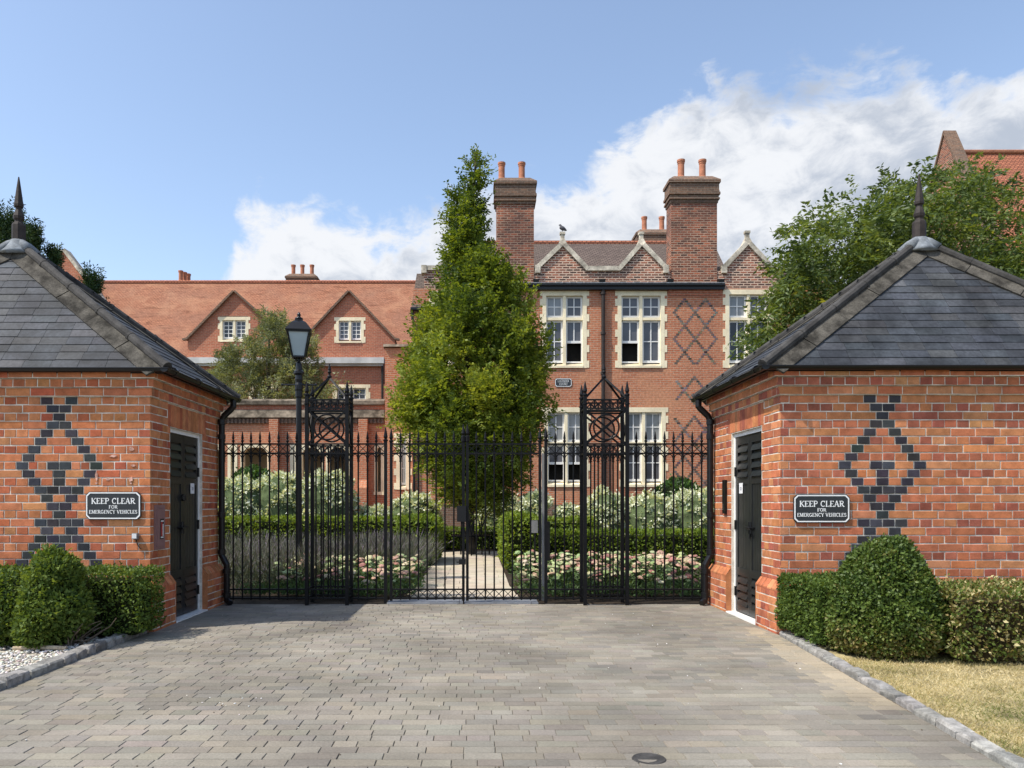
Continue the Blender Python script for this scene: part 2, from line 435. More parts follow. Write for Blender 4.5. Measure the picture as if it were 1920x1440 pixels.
def dome_surface(n, c, rx, ry, prof):
    """prof: list of (z, scale) from bottom to top -> surface of revolution"""
    zs = np.array([p[0] for p in prof]); ss = np.array([p[1] for p in prof])
    zz = np.linspace(zs[0], zs[-1], 200); rr = np.interp(zz, zs, ss)
    w = rr*np.sqrt(1+(np.gradient(rr*rx, zz))**2); w /= w.sum()
    i = rng.choice(200, n, p=w); z = zz[i] + rng.uniform(-.5, .5, n)*(zz[1]-zz[0]); r = np.interp(z, zs, ss)
    th = rng.uniform(0, 2*np.pi, n)
    sl = np.interp(z, zz, np.gradient(rr*rx, zz))
    P = np.stack([c[0]+r*rx*np.cos(th), c[1]+r*ry*np.sin(th), c[2]+z], 1)
    Q = unit(np.stack([np.cos(th), np.sin(th), -sl], 1))
    return P, Q
def core_box(mb, x0, x1, y0, y1, z0, z1, i=.05): return mb.box(x0+i, x1-i, y0+i, y1-i, z0, z1-i)

# ------------------------------------------------------------------ camera, light, sky
cam_d = bpy.data.cameras.new('camera'); cam = bpy.data.objects.new('camera', cam_d); COL.objects.link(cam)
cam.location = (0, 0, H); cam.rotation_euler = (math.pi/2, 0, 0)
cam_d.sensor_width = 36; cam_d.lens = 36*F/1920; cam_d.shift_x = (960-CX)/1920; cam_d.shift_y = (CY-720)/1920
cam_d.clip_end = 2000; cam_d.clip_start = .05
SC.camera = cam
SUN = Vector((-1.49, -.75, 2.41)).normalized()
sd = bpy.data.lights.new('sun', 'SUN'); sd.energy = 5.0; sd.angle = R(.53); sd.color = (1, .94, .84)
so = bpy.data.objects.new('sun', sd); COL.objects.link(so)
so.rotation_euler = SUN.to_track_quat('Z', 'Y').to_euler(); so.location = (-8, -4, 14)

wld = bpy.data.worlds.new('World'); SC.world = wld; wld.use_nodes = True
nt = wld.node_tree; nt.nodes.clear()
wo = N(nt, 'ShaderNodeOutputWorld'); bg = N(nt, 'ShaderNodeBackground'); bg.inputs[1].default_value = .125
nt.links.new(bg.outputs[0], wo.inputs[0])
sky = N(nt, 'ShaderNodeTexSky'); sky.sky_type = 'NISHITA'; sky.sun_disc = False
sky.sun_elevation = math.asin(SUN.z); sky.sun_rotation = math.atan2(SUN.x, SUN.y) % (2*math.pi)
sky.air_density = 1.0; sky.dust_density = 1.2; sky.ozone_density = 1.0; sky.altitude = 50
tc = N(nt, 'ShaderNodeTexCoord'); sx = N(nt, 'ShaderNodeSeparateXYZ'); nt.links.new(tc.outputs['Generated'], sx.inputs[0])
def mth(op, a, b=None, c=None):
    n = N(nt, 'ShaderNodeMath', operation=op)
    for i, v in enumerate((a, b, c)):
        if v is None: continue
        if isinstance(v, (int, float)): n.inputs[i].default_value = v
        else: nt.links.new(v, n.inputs[i])
    return n.outputs[0]
az = mth('ARCTAN2', sx.outputs[0], sx.outputs[1])      # 0 towards +Y, positive to the right
hyp = mth('SQRT', mth('ADD', mth('MULTIPLY', sx.outputs[0], sx.outputs[0]), mth('MULTIPLY', sx.outputs[1], sx.outputs[1])))
tel = mth('DIVIDE', sx.outputs[2], mth('MAXIMUM', hyp, .02))      # tangent of elevation
# top edge of the cloud bank (tangent of elevation) over azimuth
def az_of(px): return math.atan((px-CX)/F)
def te_of(px, py): return (CY-py)/F*math.cos(az_of(px))
EDGE = [(380,600),(430,470),(445,385),(520,368),(640,378),(700,410),(770,395),(850,345),(960,330),(1040,322),(1110,270),(1190,225),(1290,168),(1370,135),(1500,85),(1640,55),(1700,65),(1760,110),(1850,100),(1920,90),(2300,110),(2700,420)]
A0, A1 = az_of(330), az_of(2800)
rp = N(nt, 'ShaderNodeFloatCurve')
cv = rp.mapping.curves[0]
pts = [((az_of(x)-A0)/(A1-A0), te_of(x, y)) for x, y in EDGE]
while len(cv.points) < len(pts): cv.points.new(.5, .5)
for p, q in zip(cv.points, pts): p.location = q; p.handle_type = 'VECTOR'
rp.mapping.use_clip = True; rp.mapping.update()
mr = N(nt, 'ShaderNodeMapRange'); setin(mr, From_Min=A0, From_Max=A1); nt.links.new(az, mr.inputs[0])
nt.links.new(mr.outputs[0], rp.inputs['Value'])
cb = N(nt, 'ShaderNodeCombineXYZ'); nt.links.new(mth('MULTIPLY', az, 1.0), cb.inputs[0]); nt.links.new(mth('MULTIPLY', tel, 1.35), cb.inputs[1])
nA = noise(nt, cb.outputs[0], 5.5, 9, .58); nA.inputs['Distortion'].default_value = .35
nB = noise(nt, cb.outputs[0], 19, 8, .62); nB.inputs['Distortion'].default_value = .4
nC = noise(nt, cb.outputs[0], 3.3, 5, .5)
edge = mth('SUBTRACT', rp.outputs[0], tel)                       # >0 inside the bank
dens = mth('ADD', mth('MULTIPLY', edge, 8.5), mth('ADD', mth('MULTIPLY', mth('SUBTRACT', nA.outputs[0], .5), 2.0), mth('MULTIPLY', mth('SUBTRACT', nB.outputs[0], .5), 1.2)))
ms = N(nt, 'ShaderNodeMapRange', interpolation_type='SMOOTHSTEP'); setin(ms, From_Min=.0, From_Max=.48); nt.links.new(dens, ms.inputs[0])
# thicker parts turn grey, the rim stays white
th = N(nt, 'ShaderNodeMapRange', interpolation_type='SMOOTHSTEP'); setin(th, From_Min=.0, From_Max=.80)
nt.links.new(mth('ADD', mth('MULTIPLY', edge, 3.4), mth('ADD', mth('MULTIPLY', mth('SUBTRACT', nC.outputs[0], .5), 3.2), mth('MULTIPLY', mth('SUBTRACT', nB.outputs[0], .5), 1.8))), th.inputs[0])
cc = mix(nt, th.outputs[0], (7.0, 7.1, 7.3), (3.9, 4.3, 5.0))
hs = N(nt, 'ShaderNodeHueSaturation'); setin(hs, Saturation=.90, Value=1.0); nt.links.new(sky.outputs[0], hs.inputs['Color'])
skyc = mix(nt, 1.0, hs.outputs[0], (1.78, 1.82, 1.84), 'MULTIPLY')
msk = mth('MULTIPLY', mth('MULTIPLY', ms.outputs[0], .95), mth('GREATER_THAN', sx.outputs[2], 0.0))
nt.links.new(mix(nt, msk, skyc, cc), bg.inputs[0])
SC.view_settings.view_transform = 'Standard'; SC.view_settings.look = 'None'; SC.view_settings.exposure = 0.10; SC.view_settings.gamma = 1
SC.render.engine = 'CYCLES'
SC.cycles.max_bounces = 6; SC.cycles.diffuse_bounces = 2; SC.cycles.glossy_bounces = 3; SC.cycles.transmission_bounces = 4; SC.cycles.transparent_max_bounces = 6
SC.cycles.use_denoising = True
#@@SETTING
# ------------------------------------------------------------------ the ground
def jit(c, s, ch=.35):
    k = 1 + random.gauss(0, s); return tuple(max(.004, x*k*(1+random.gauss(0, s*ch))) for x in c)
g = MB(); g.quad([(-400,-60,-.03),(400,-60,-.03),(400,700,-.03),(-400,700,-.03)])
struct('ground', g, M['ground'])
XL = -3.0
def XR(y): return 2.36 + (y-3.44)*.0997 if y < 6.95 else 2.74
YG = 8.98
g = MB(); g.quad([(XL-.02,-3,-.002),(XR(-3)+.02,-3,-.002),(XR(6.9)+.02,6.9,-.002),(2.85,6.95,-.002),(2.85,YG+.02,-.002),(XL-.1,YG+.02,-.002),(XL-.1,7.0,-.002)])
struct('driveway_bed', g, M['jointsand'])
g = MB(); y = -2.0; row = 0
def paver(mb, x0, x1, y0, y1, z, tint):
    j = lambda: random.uniform(-.0012, .0012)
    c = .003; t = [z+random.uniform(-.0015, .0015) for _ in range(4)]
    lo = [(x0+j(),y0+j(),-.016),(x1+j(),y0+j(),-.016),(x1+j(),y1+j(),-.016),(x0+j(),y1+j(),-.016)]
    mid = [(p[0],p[1],z-.005) for p in lo]
    up = [(lo[0][0]+c,lo[0][1]+c,t[0]),(lo[1][0]-c,lo[1][1]+c,t[1]),(lo[2][0]-c,lo[2][1]-c,t[2]),(lo[3][0]+c,lo[3][1]-c,t[3])]
    n = len(mb.v); mb.v += lo+mid+up
    for a, b in ((0,4),(4,8)):
        for k in range(4):
            m = (k+1) % 4; mb.f.append((n+a+k,n+a+m,n+b+m,n+b+k)); mb.t.append(tint)
    mb.f.append((n+8,n+9,n+10,n+11)); mb.t.append(tint)
def dist_seg(px, py, a, b):
    ax, ay = a; bx, by = b; t = max(0, min(1, ((px-ax)*(bx-ax)+(py-ay)*(by-ay))/((bx-ax)**2+(by-ay)**2)))
    return math.hypot(px-ax-t*(bx-ax), py-ay-t*(by-ay))
while y < YG-.03:
    w = random.uniform(.090, .098) if y < YG-.13 else YG-y
    x = XL + (-.12 if row % 2 else 0) + random.uniform(-.035, .035); xr = XR(y)
    x = min(x, XL)
    while x < xr-.02:
        l = random.choice((.118, .135, .15, .165, .165, .18, .195, .21)); a = max(x, XL); b = min(x+l, xr)
        if xr-b < .05: b = xr
        if b-a > .03:
            base = random.choice(((.245,.220,.182),(.238,.217,.181),(.254,.228,.187),(.224,.206,.175),(.258,.229,.182),(.242,.217,.180)))
            t = jit(base, .075, .16)
            st = .5+.5*math.sin(a*1.7+1.1)*math.sin(y*2.3+.6)+.3*math.sin(a*4.1-y*3.3)
            if st > .75: t = tuple(q*(1-.22*min(1, (st-.75)*2)) for q in t)
            cx, cy = (a+b)/2, y+w/2
            # drifted sand along the right-hand edge
            s = max(0, 1-dist_seg(cx, cy, (2.55,7.2), (2.42,4.6))/(.16+.20*max(0, (6.2-cy)/2)))*(1 if 4.4 < cy < 7.6 else 0)
            if s > 0: t = tuple(p*(1-s*.8)+q*s*.8 for p, q in zip(t, (.40,.33,.23)))
            jx = random.uniform(.0003,.0010); paver(g, a+jx, b-jx, y+.002, y+w-random.uniform(.002,.005), .004+random.gauss(0,.0006), t)
        x += l
        if b == xr: break
    y += w; row += 1
struct('driveway', g, M['paver'])
# sunk drain covers
g = MB(); g.lathe((PX(1217,3.55), 3.55, .0), [(.0,.0035),(.055,.0045),(.075,.008),(.08,.002)], 20)
d = g.obj('drain_cover', M['roll']); tag(d, 'small round dark drain cover sunk in the paving at the bottom edge', 'drain cover')

def kerb(name, xf, y0, y1, w, h, side):
    mb = MB(); y = y0
    while y < y1:
        l = min(random.uniform(.12, .27), y1-y)
        if l < .06: break
        a, b = xf(y), xf(y+l); j = lambda s=.008: random.uniform(-s, s)
        hh = h+j(.007)
        x0, x1 = (a-w, a) if side < 0 else (a, a+w)
        dx = b-a; e = .004
        p = [(x0+j(),y+e,-.03),(x1+j(),y+e,-.03),(x1+dx+j(),y+l-e,-.03),(x0+dx+j(),y+l-e,-.03)]
        q = [(x0+.012,y+e+.010,hh+j()),(x1-.012,y+e+.010,hh+j()),(x1+dx-.012,y+l-e-.010,hh+j()),(x0+dx+.012,y+l-e-.010,hh+j())]
        m = [(p[i][0]+j(.004),p[i][1],hh-.016) for i in range(4)]
        t = jit((.30,.288,.265), .16, .06); n = len(mb.v); mb.v += p+m+q
        for s_, u_ in ((0,4),(4,8)):
            for k in range(4):
                mm = (k+1) % 4; mb.f.append((n+s_+k,n+s_+mm,n+u_+mm,n+u_+k)); mb.t.append(t)
        mb.f.append((n+8,n+9,n+10,n+11)); mb.t.append(t)
        y += l
    return struct(name, mb, M['granite'])
kerb('kerb', lambda y: XL-.002, -2.0, 7.02, .11, .065, -1)
kerb('kerb', lambda y: XR(y)+.004, -2.0, 6.9, .095, .042, 1)

# gravel bed at the left, turf at the right
g = MB(); g.quad([(-12,-3,.02),(XL-.10,-3,.02),(XL-.10,7.02,.02),(-12,7.02,.02)]); struct('gravel_bed', g, M['gravelbed'])
g = MB(); g.quad([(XR(-3)+.085,-3,.02),(14,-3,.02),(14,7.0,.02),(XR(6.9)+.085,7.0,.02)]); struct('lawn', g, M['lawn'])
n = 5200
px = XL-.14-rng.uniform(0,1,n)**1.4*2.6; py = rng.uniform(3.6, 6.6, n)
ICO = [(0,0,1),(.89,0,.45),(.28,.85,.45),(-.72,.53,.45),(-.72,-.53,.45),(.28,-.85,.45),(.72,.53,-.45),(-.28,.85,-.45),(-.89,0,-.45),(-.28,-.85,-.45),(.72,-.53,-.45),(0,0,-1)]
ICF = [(0,1,2),(0,2,3),(0,3,4),(0,4,5),(0,5,1),(1,6,2),(2,7,3),(3,8,4),(4,9,5),(5,10,1),(2,6,7),(3,7,8),(4,8,9),(5,9,10),(1,10,6),(6,11,7),(7,11,8),(8,11,9),(9,11,10),(10,11,6)]
def pebble(mb, x, y, z, s, t):
    a = random.uniform(0, 6.28); ca, sa = math.cos(a), math.sin(a); sx_, sy_, sz_ = s*random.uniform(.8,1.4), s*random.uniform(.6,1), s*random.uniform(.45,.8)
    n = len(mb.v)
    for u, v, w in ICO: 
        u *= sx_; v *= sy_; mb.v.append((x+u*ca-v*sa, y+u*sa+v*ca, z+w*sz_))
    for f in ICF: mb.f.append(tuple(n+i for i in f)); mb.t.append(t)
g = MB()
for i in range(n):
    pebble(g, px[i], py[i], .025+random.uniform(0,.012), random.uniform(.008,.017), jit(random.choice(((.62,.58,.50),(.66,.62,.55),(.52,.46,.38),(.58,.55,.50),(.70,.68,.63))), .12))
tag(g.obj('gravel', M['pebble'], smooth=True), kind='stuff')
g = MB()
for i in range(110):
    y_ = random.uniform(3.3, 8.3); x_ = random.uniform(XL+.1, XR(y_)-.1)
    if random.random() < .18: x_, y_ = -1.55+random.gauss(0,.14), 4.55+random.gauss(0,.08)
    pebble(g, x_, y_, .007, random.uniform(.003,.0065), jit(random.choice(((.75,.72,.66),(.7,.68,.64),(.12,.09,.06))), .1))
tag(g.obj('loose_chippings', M['pebble']), kind='stuff')
g = MB(); g.tube([(PX(32,6.05),6.0,.05),(PX(80,6.02),6.03,.052),(PX(126,6.03),6.02,.048)], [.017,.019,.016], 8)
tag(g.obj('timber_pole', M['wood']), 'pale bare timber pole lying on the white gravel', 'pole')
n = 46000
gy = rng.uniform(3.2, 5.75, n); gx = XR(3.4)+.12+(gy-3.44)*.0997+rng.uniform(0,1,n)**1.2*3.2
P = np.stack([gx, gy, np.full(n, .018)], 1); D = rng.normal(scale=.65, size=(n,3)); D[:,2] = .55
Tn = .62+.30*np.sin(gx*3.1+.5)*np.sin(gy*4.6)+.15*np.sin(gx*7.3+gy*5.1)-.40*np.exp(-((gx-3.05)**2/.25+(gy-4.2)**2/.10))+rng.normal(scale=.2,size=n)
o = leaf_obj('grass', P, D, rdir(n), rng.uniform(.014,.042,n), .0035, Tn, M['blade']); tag(o, kind='stuff')

# the garden behind the gates
g = MB(); g.quad([(-16,9.0,.0),(16,9.0,.0),(16,25.9,.0),(-16,25.9,.0)]); struct('flower_bed', g, M['soil'])
g = MB(); y = 9.45; row = 0
while y < 17.2:
    x = -.86 + (-.22 if row % 2 else 0); w = .44
    x1r = .46 + max(0, 10.6-y)*.05
    while x < x1r:
        a, b = max(x, -.86-max(0,10.6-y)*.06), min(x+.6, x1r)
        if b-a > .05: paver(g, a+.002, b-.002, y+.002, y+w-.002, .012, jit((.47,.405,.31), .05))
        x += .6
    y += w; row += 1
x = -1.0
while x < .9:
    for yy in (17.25, 17.7, 18.15): paver(g, x, x+.44, yy, yy+.44, .012, jit((.47,.405,.31), .05))
    x += .444
struct('path', g, M['path'])
g = MB(); x = -1.06
while x < .70:
    g.box(x, min(x+.85, .72)-.006, 9.0, 9.3, -.02, .018); x += .85
struct('threshold', g, M['greyslab'])

# ------------------------------------------------------------------ the two gatehouses
ROW = .075
DIAPER = {0:(-1,1),1:(-.5,.5),2:(0,),3:(-.5,.5),4:(-1,1),5:(-1.5,1.5),6:(-2,2),7:(-2.5,2.5),8:(-3,-.5,.5,3),9:(-2.5,0,2.5),10:(-2,0,2),11:(-1.5,-.5,.5,1.5),12:(-1,1),13:(-.5,.5),14:(0,),15:(-1.5,-.5,.5,1.5),16:(-1,1),17:(-1.5,-.5,.5,1.5),18:(-2,0,2),19:(-2.5,2.5),20:(-3,3)}
def brick(mb, P0, U, Nv, u0, u1, z0, z1, tint, proud=.004):
    """one brick face standing a little proud of the mortar"""
    c = .003; pr = proud+random.uniform(-.0012, .0018); j = lambda: random.uniform(-.002, .002)
    lo = [(u0+j(),z0+j()),(u1+j(),z0+j()),(u1+j(),z1+j()),(u0+j(),z1+j())]
    hi = [(lo[0][0]+c,lo[0][1]+c),(lo[1][0]-c,lo[1][1]+c),(lo[2][0]-c,lo[2][1]-c),(lo[3][0]+c,lo[3][1]-c)]
    n = len(mb.v)
    for q, d in ((lo, -.002), (lo, pr-.003), (hi, pr)):
        for u, z in q:
            p = P0 + U*u + Nv*d; mb.v.append((p.x, p.y, z))
    for a, b in ((0,4),(4,8)):
        for k in range(4):
            m = (k+1) % 4; mb.f.append((n+a+k,n+a+m,n+b+m,n+b+k)); mb.t.append(tint)
    mb.f.append((n+8,n+9,n+10,n+11)); mb.t.append(tint)
def carve(iv, cut):
    out = []
    for a, b in iv:
        if cut[1] <= a or cut[0] >= b: out.append((a, b)); continue
        if cut[0]-a > .028: out.append((a, cut[0]))
        if b-cut[1] > .028: out.append((cut[1], b))
    return out
def bond(mb, P0, U, Nv, L, z0, rows, pal, dark=None, holes=(), phase=0, u_start=-.008, darkmb=None, rh=ROW):
    for r in range(rows):
        z = z0 + r*rh; head = (r+phase) % 2 == 0
        pit = .1125 if head else .225; dk = sorted(dark(r)) if dark else (); iv = []
        if dk:
            hw = .0563; u = dk[0]-hw
            while u > u_start+.02: iv.append((max(u-pit, u_start), u)); u -= pit
            for p_, q_ in zip(dk[:-1], dk[1:]):
                g0, g1 = p_+hw, q_-hw
                if g1-g0 > .02:
                    n_ = max(1, round((g1-g0)/pit)); iv += [(g0+(g1-g0)*i/n_, g0+(g1-g0)*(i+1)/n_) for i in range(n_)]
            u = dk[-1]+hw
            while u < L: iv.append((u, min(u+pit, L))); u += pit
        else:
            u = u_start - (.056 if head else 0)
            while u < L: iv.append((max(u, u_start), min(u+pit, L))); u += pit
        for (h0, h1, hz0, hz1) in holes:
            if hz0 < z+rh*.5 < hz1: iv = carve(iv, (h0, h1))
        for a, b in iv:
            if b-a < .03: continue
            cs = pal[0] if not (head and random.random() < pal[3]) else pal[1]
            if random.random() < pal[2]: cs = random.choice((pal[0], pal[1]))
            dz = random.gauss(0, .0011); brick(mb, P0, U, Nv, a+.004, b-.004, z+.0048+dz, z+rh-.0048+dz, jit(random.choice(cs), .08, .45))
        for d in dk: brick(darkmb, P0, U, Nv, d-.052, d+.052, z+.0045, z+rh-.0045, jit((.045,.044,.050), .2), .007)
OR_L = ((.49,.178,.066),(.46,.155,.060),(.51,.198,.076),(.44,.142,.058),(.48,.166,.066))
RD_L = ((.40,.105,.045),(.36,.095,.045),(.44,.125,.050))
OR_R = ((.50,.185,.070),(.48,.165,.066),(.52,.210,.085),(.45,.145,.062))
RD_R = ((.36,.105,.056),(.40,.120,.060),(.31,.092,.052),(.43,.135,.062))
OR_L, RD_L, OR_R, RD_R = [tuple((r_, g_*1.06, b_*1.22) for r_, g_, b_ in q) for q in (OR_L, RD_L, OR_R, RD_R)]
Zv = Vector((0, 0, 1))

def gatehouse(sg, cx, yf, yb, half, diap, label, pal, door_lbl):
    T = thing('gatehouse', label, 'gatehouse', (cx+sg*half, (yf+yb)/2, 0), 'brick gatehouses')
    X = lambda a: cx + sg*a
    U = Vector((sg, 0, 0)); NF = Vector((0, -1, 0)); NI = Vector((-sg, 0, 0)); UI = Vector((0, 1, 0))
    L = 2*half; D = yb-yf; PF = Vector((cx, yf, 0)); PI_ = Vector((cx, yf, 0))
    d0, d1, dz = .46, 1.34, 1.93
    bx = lambda mb, a0, a1, y0, y1, z0, z1, t=None: mb.box(min(X(a0), X(a1)), max(X(a0), X(a1)), y0, y1, z0, z1, t)
    # core of mortar and concrete, with the doorway left open
    w = MB()
    bx(w, .0, L, yf, yf+d0, 0, 2.40); bx(w, 0, L, yf+d1, yb, 0, 2.40); bx(w, 0, L, yf+d0, yf+d1, dz, 2.40); bx(w, .16, L, yf+d0, yf+d1, 0, dz)
    wall = w.obj('wall', M['mortar'], T)
    zb = .47 - .0
    b = MB(); dk = MB(); nrow = 23; z0 = 2.165-nrow*ROW
    def dark(r):
        k = (nrow-1-r)
        return tuple(diap + q*.1135 for q in DIAPER[k]) if k in DIAPER else ()
    bond(b, PF, U, NF, L, z0, nrow, pal, dark, (), phase=(nrow-1+(sg > 0)) % 2, darkmb=dk)
    b.obj('brickwork', M['brick'], wall); b = MB()
    bond(b, PI_, UI, NI, D, z0, nrow-0, pal, None, ((d0,d1,0,dz),(d0-.06,d1+.06,dz,2.155)), phase=(nrow+(sg > 0)) % 2)
    # soldier course over the door
    u = d0-.06
    while u < d1+.05:
        brick(b, PI_, UI, NI, u+.003, u+.072, dz+.006, 2.155, jit(random.choice(pal[0]+pal[1]), .07)); u += .075
    b.objs(lambda c: 2 if c[2] > dz+.005 else (0 if c[1] < yf+d0+.2 else 1), 'brickwork', M['brick'], wall, 9); dk.obj('diaper_pattern', M['brick'], wall)
    # oversailing courses under the eaves
    c = MB(); cb_ = MB()
    for k, (za, zb_, pr) in enumerate(((2.167,2.245,.022),(2.247,2.325,.047),(2.327,2.402,.074))):
        cb_.box(min(X(-pr),X(L+pr)), max(X(-pr),X(L+pr)), yf-pr, yb+pr, za, zb_-.001)
        PFk = Vector((X(-pr), yf-pr, 0)); bond(c, PFk, U, NF, L+2*pr, za, 1, pal, phase=(1 if k != 1 else 0), rh=.078)
        bond(c, PFk, UI, NI, D+2*pr, za, 1, pal, phase=(0 if k != 1 else 1), rh=.078)
    co = cb_.obj('cornice', M['mortar'], T); c.obj('cornice_brickwork', M['brick'], co)
    # plinth with a sloping top course, broken by the doorway
    p = MB(); pb = MB(); e = .055; hz = .405
    for (a0, a1, y0, y1) in ((-e, L+e, yf-e, yf-.001), (-e, -.001, yf-.0005, yf+d0-.004), (-e, -.001, yf+d1+.004, yb+e)): bx(p, a0, a1, y0, y1, 0, hz)
    PFp = Vector((X(-e), yf-e, 0))
    bond(pb, PFp, U, NF, L+2*e, -.045, 6, pal, phase=0); bond(pb, PFp, UI, NI, d0+e-.004, -.045, 6, pal, phase=1)
    bond(pb, Vector((X(-e), yf+d1, 0)), UI, NI, yb+e-yf-d1, -.045, 6, pal, phase=1, u_start=.0)
    def cham(Pa, Uv, Nv, La, pit):
        u = 0
        while u < La-.01:
            v = min(u+pit, La); t = jit(random.choice(pal[0]), .08)
            q = [Pa+Uv*(u+.003)+Nv*.006, Pa+Uv*(v-.003)+Nv*.006, Pa+Uv*(v-.003)-Nv*(e-.010), Pa+Uv*(u+.003)-Nv*(e-.010)]
            pb.quad([(q[0].x,q[0].y,hz+.002),(q[1].x,q[1].y,hz+.002),(q[2].x,q[2].y,.478),(q[3].x,q[3].y,.478)], t)
            r0 = [Pa+Uv*(u+.003)+Nv*.006, Pa+Uv*(v-.003)+Nv*.006]
            pb.quad([(r0[0].x,r0[0].y,hz-.012),(r0[1].x,r0[1].y,hz-.012),(r0[1].x,r0[1].y,hz+.002),(r0[0].x,r0[0].y,hz+.002)], t)
            u = v
    cham(PFp, U, NF, L+2*e, .225); cham(PFp, UI, NI, d0+e, .1125); cham(Vector((X(-e), yf+d1, 0)), UI, NI, yb+e-yf-d1, .1125)
    for yy, s_ in ((yf+d0, 1), (yf+d1, -1)):      # cheeks of the plinth at the doorway
        t = jit(pal[0][0], .05)
        pb.quad([(X(-e-.006),yy-.002*s_,0),(X(0),yy-.002*s_,0),(X(0),yy-.002*s_,.478),(X(-e-.006),yy-.002*s_,hz)], t)
    pl = p.obj('plinth', M['mortar'], T); pb.objs(lambda c: c[1] > yf+d0+.3, 'plinth_brickwork', M['brick'], pl)
    # roof
    ov = .165; ze = 2.412; za = 3.86; ex0, ex1, ey0, ey1 = -ov, L+ov, yf-.09, yb+.12
    E = [Vector((X(ex0), ey0, ze)), Vector((X(ex1), ey0, ze)), Vector((X(ex1), ey1, ze)), Vector((X(ex0), ey1, ze))]
    A = Vector((X(half), (yf+yb)/2, za))
    rf = MB()
    for i in range(4): rf.quad([E[i], E[(i+1) % 4], A])
    rf.quad([E[3], E[2], E[1], E[0]])
    roof = rf.obj('roof', M['black'], T)
    sl = MB()
    def slates(a, bb, gauge, wdt):
        u = (bb-a).normalized(); mid = (a+bb)/2; s = A-a; s = s-u*s.dot(u); hgt = s.length; s.normalize(); n = u.cross(s)
        if n.z < 0: n = -n
        Lx = (bb-a).length; ta = (A-a).dot(u); k = 0
        while k*gauge < hgt-.06:
            v0 = k*gauge; v1 = min(v0+gauge*1.3, hgt); f = (v0+gauge*.5)/hgt
            lo, hi_ = ta*f, Lx+(ta-Lx)*f
            x = lo - random.uniform(0, .02) - (wdt/2 if k % 2 else 0)
            while x < hi_:
                ww = wdt*random.uniform(.94, 1.06); x0, x1 = max(x, lo), min(x+ww, hi_)
                if x1-x0 > .02:
                    tb = random.uniform(.010,.0135); jj = random.uniform(-.003,.003)
                    q = lambda xx, vv, h: tuple(a+u*xx+s*vv+n*h)
                    t = jit(random.choice(((.050,.055,.064),(.058,.062,.070),(.044,.049,.058),(.062,.064,.068),(.054,.060,.071))), .11, .12)
                    x0 += .0015; x1 -= .0015
                    v0j = v0+jj
                    sl.quad([q(x0,v0j,tb),q(x1,v0j,tb),q(x1,v1,.004),q(x0,v1,.004)], t)
                    sl.quad([q(x0,v0j,tb-.008),q(x1,v0j,tb-.008),q(x1,v0j,tb),q(x0,v0j,tb)], t)
                    sl.quad([q(x0,v0j,tb-.008),q(x0,v0j,tb),q(x0,v1,.004),q(x0,v1,-.002)], t)
                    sl.quad([q(x1,v0j,tb-.008),q(x1,v0j,tb),q(x1,v1,.004),q(x1,v1,-.002)], t)
                x += ww
            k += 1
    slates(E[0], E[1], .101, .245); slates(E[0], E[3], .14, .245); slates(E[2], E[3], .14, .245); slates(E[1], E[2], .14, .245)
    sl.obj('slates', M['slate'], roof)
    # concrete hip pieces and rolls
    for i in range(4):
        hip = MB(); roll = MB(); B = E[i]; d = (A-B); ln = d.length; d.normalize(); npc = 5
        for (o_, sgn) in ((E[(i+1) % 4], 1), (E[(i-1) % 4], -1)):
            u = (o_-B).normalized(); inn = (u - d*u.dot(d)).normalized(); nn = d.cross(inn)
            if nn.z < 0: nn = -nn
            wd = .165; mid_ = ((B+o_)/2 - A).normalized(); cb2 = max(-1, min(1, (-d).dot(mid_))); cot = cb2/math.sqrt(max(1e-6, 1-cb2*cb2))
            for k in range(npc):
                s0 = ln*(k/npc) + .004 - (.03 if k == 0 else 0); s1 = ln*((k+1)/npc) - .004; lift = .022 + .004*(k % 2)
                q = lambda s_, w_, h_: B+d*s_+inn*w_+nn*h_
                e0, e1 = s0, min(s1, ln-.004)
                i0, i1 = s0, min(s1, ln-wd*cot-.004)
                if k == 0: e0, i0 = .012, .03
                hip.hexa([q(e0,.0,.002),q(e1,.0,.002),q(i1,wd,.002),q(i0,wd,.002),q(e0,.0,lift),q(e1,.0,lift),q(i1,wd,lift),q(i0,wd,lift)])
        for k in range(npc):
            s0 = ln*(k/npc) - (.05 if k == 0 else 0); s1 = ln*((k+1)/npc)
            up = Vector((0, 0, .035))
            roll.tube([B+d*s0+up, B+d*(s0+.03)+up, B+d*(s0+.0301)+up, B+d*s1+up], [.050,.050,.042,.046], 10)
        h_ = hip.obj('hip_slab', M['concrete'], roof); roll.obj('hip_roll', M['roll'], roof, smooth=False)
    # lead cap and finial
    lc = MB(); n8 = []
    lc.lathe((A.x, A.y, A.z), [(.185,-.095),(.14,-.05),(.105,.0),(.082,.045),(.072,.06),(.0,.062)], 24)
    for i in range(4):
        dv = (E[i]-A).normalized(); lc.tube([A+Vector((0,0,.055)), A+dv*.10+Vector((0,0,.055)), A+dv*.20+Vector((0,0,.042))], [.04,.053,.052], 10)
    lc.obj('lead_cap', M['lead'], T, smooth=True)
    f = MB(); f.lathe((A.x, A.y, A.z+.05), [(.066,0),(.066,.165),(.060,.185),(.040,.20),(.038,.215),(.050,.235),(.054,.262),(.042,.30),(.030,.335),(.030,.352),(.045,.362),(.047,.385),(.040,.42),(.022,.56),(.006,.675),(.0,.68)], 8, rot=R(22.5))
    f.obj('finial', M['finial'], T)
    # gutters: half round, on all four eaves
    gt = MB()
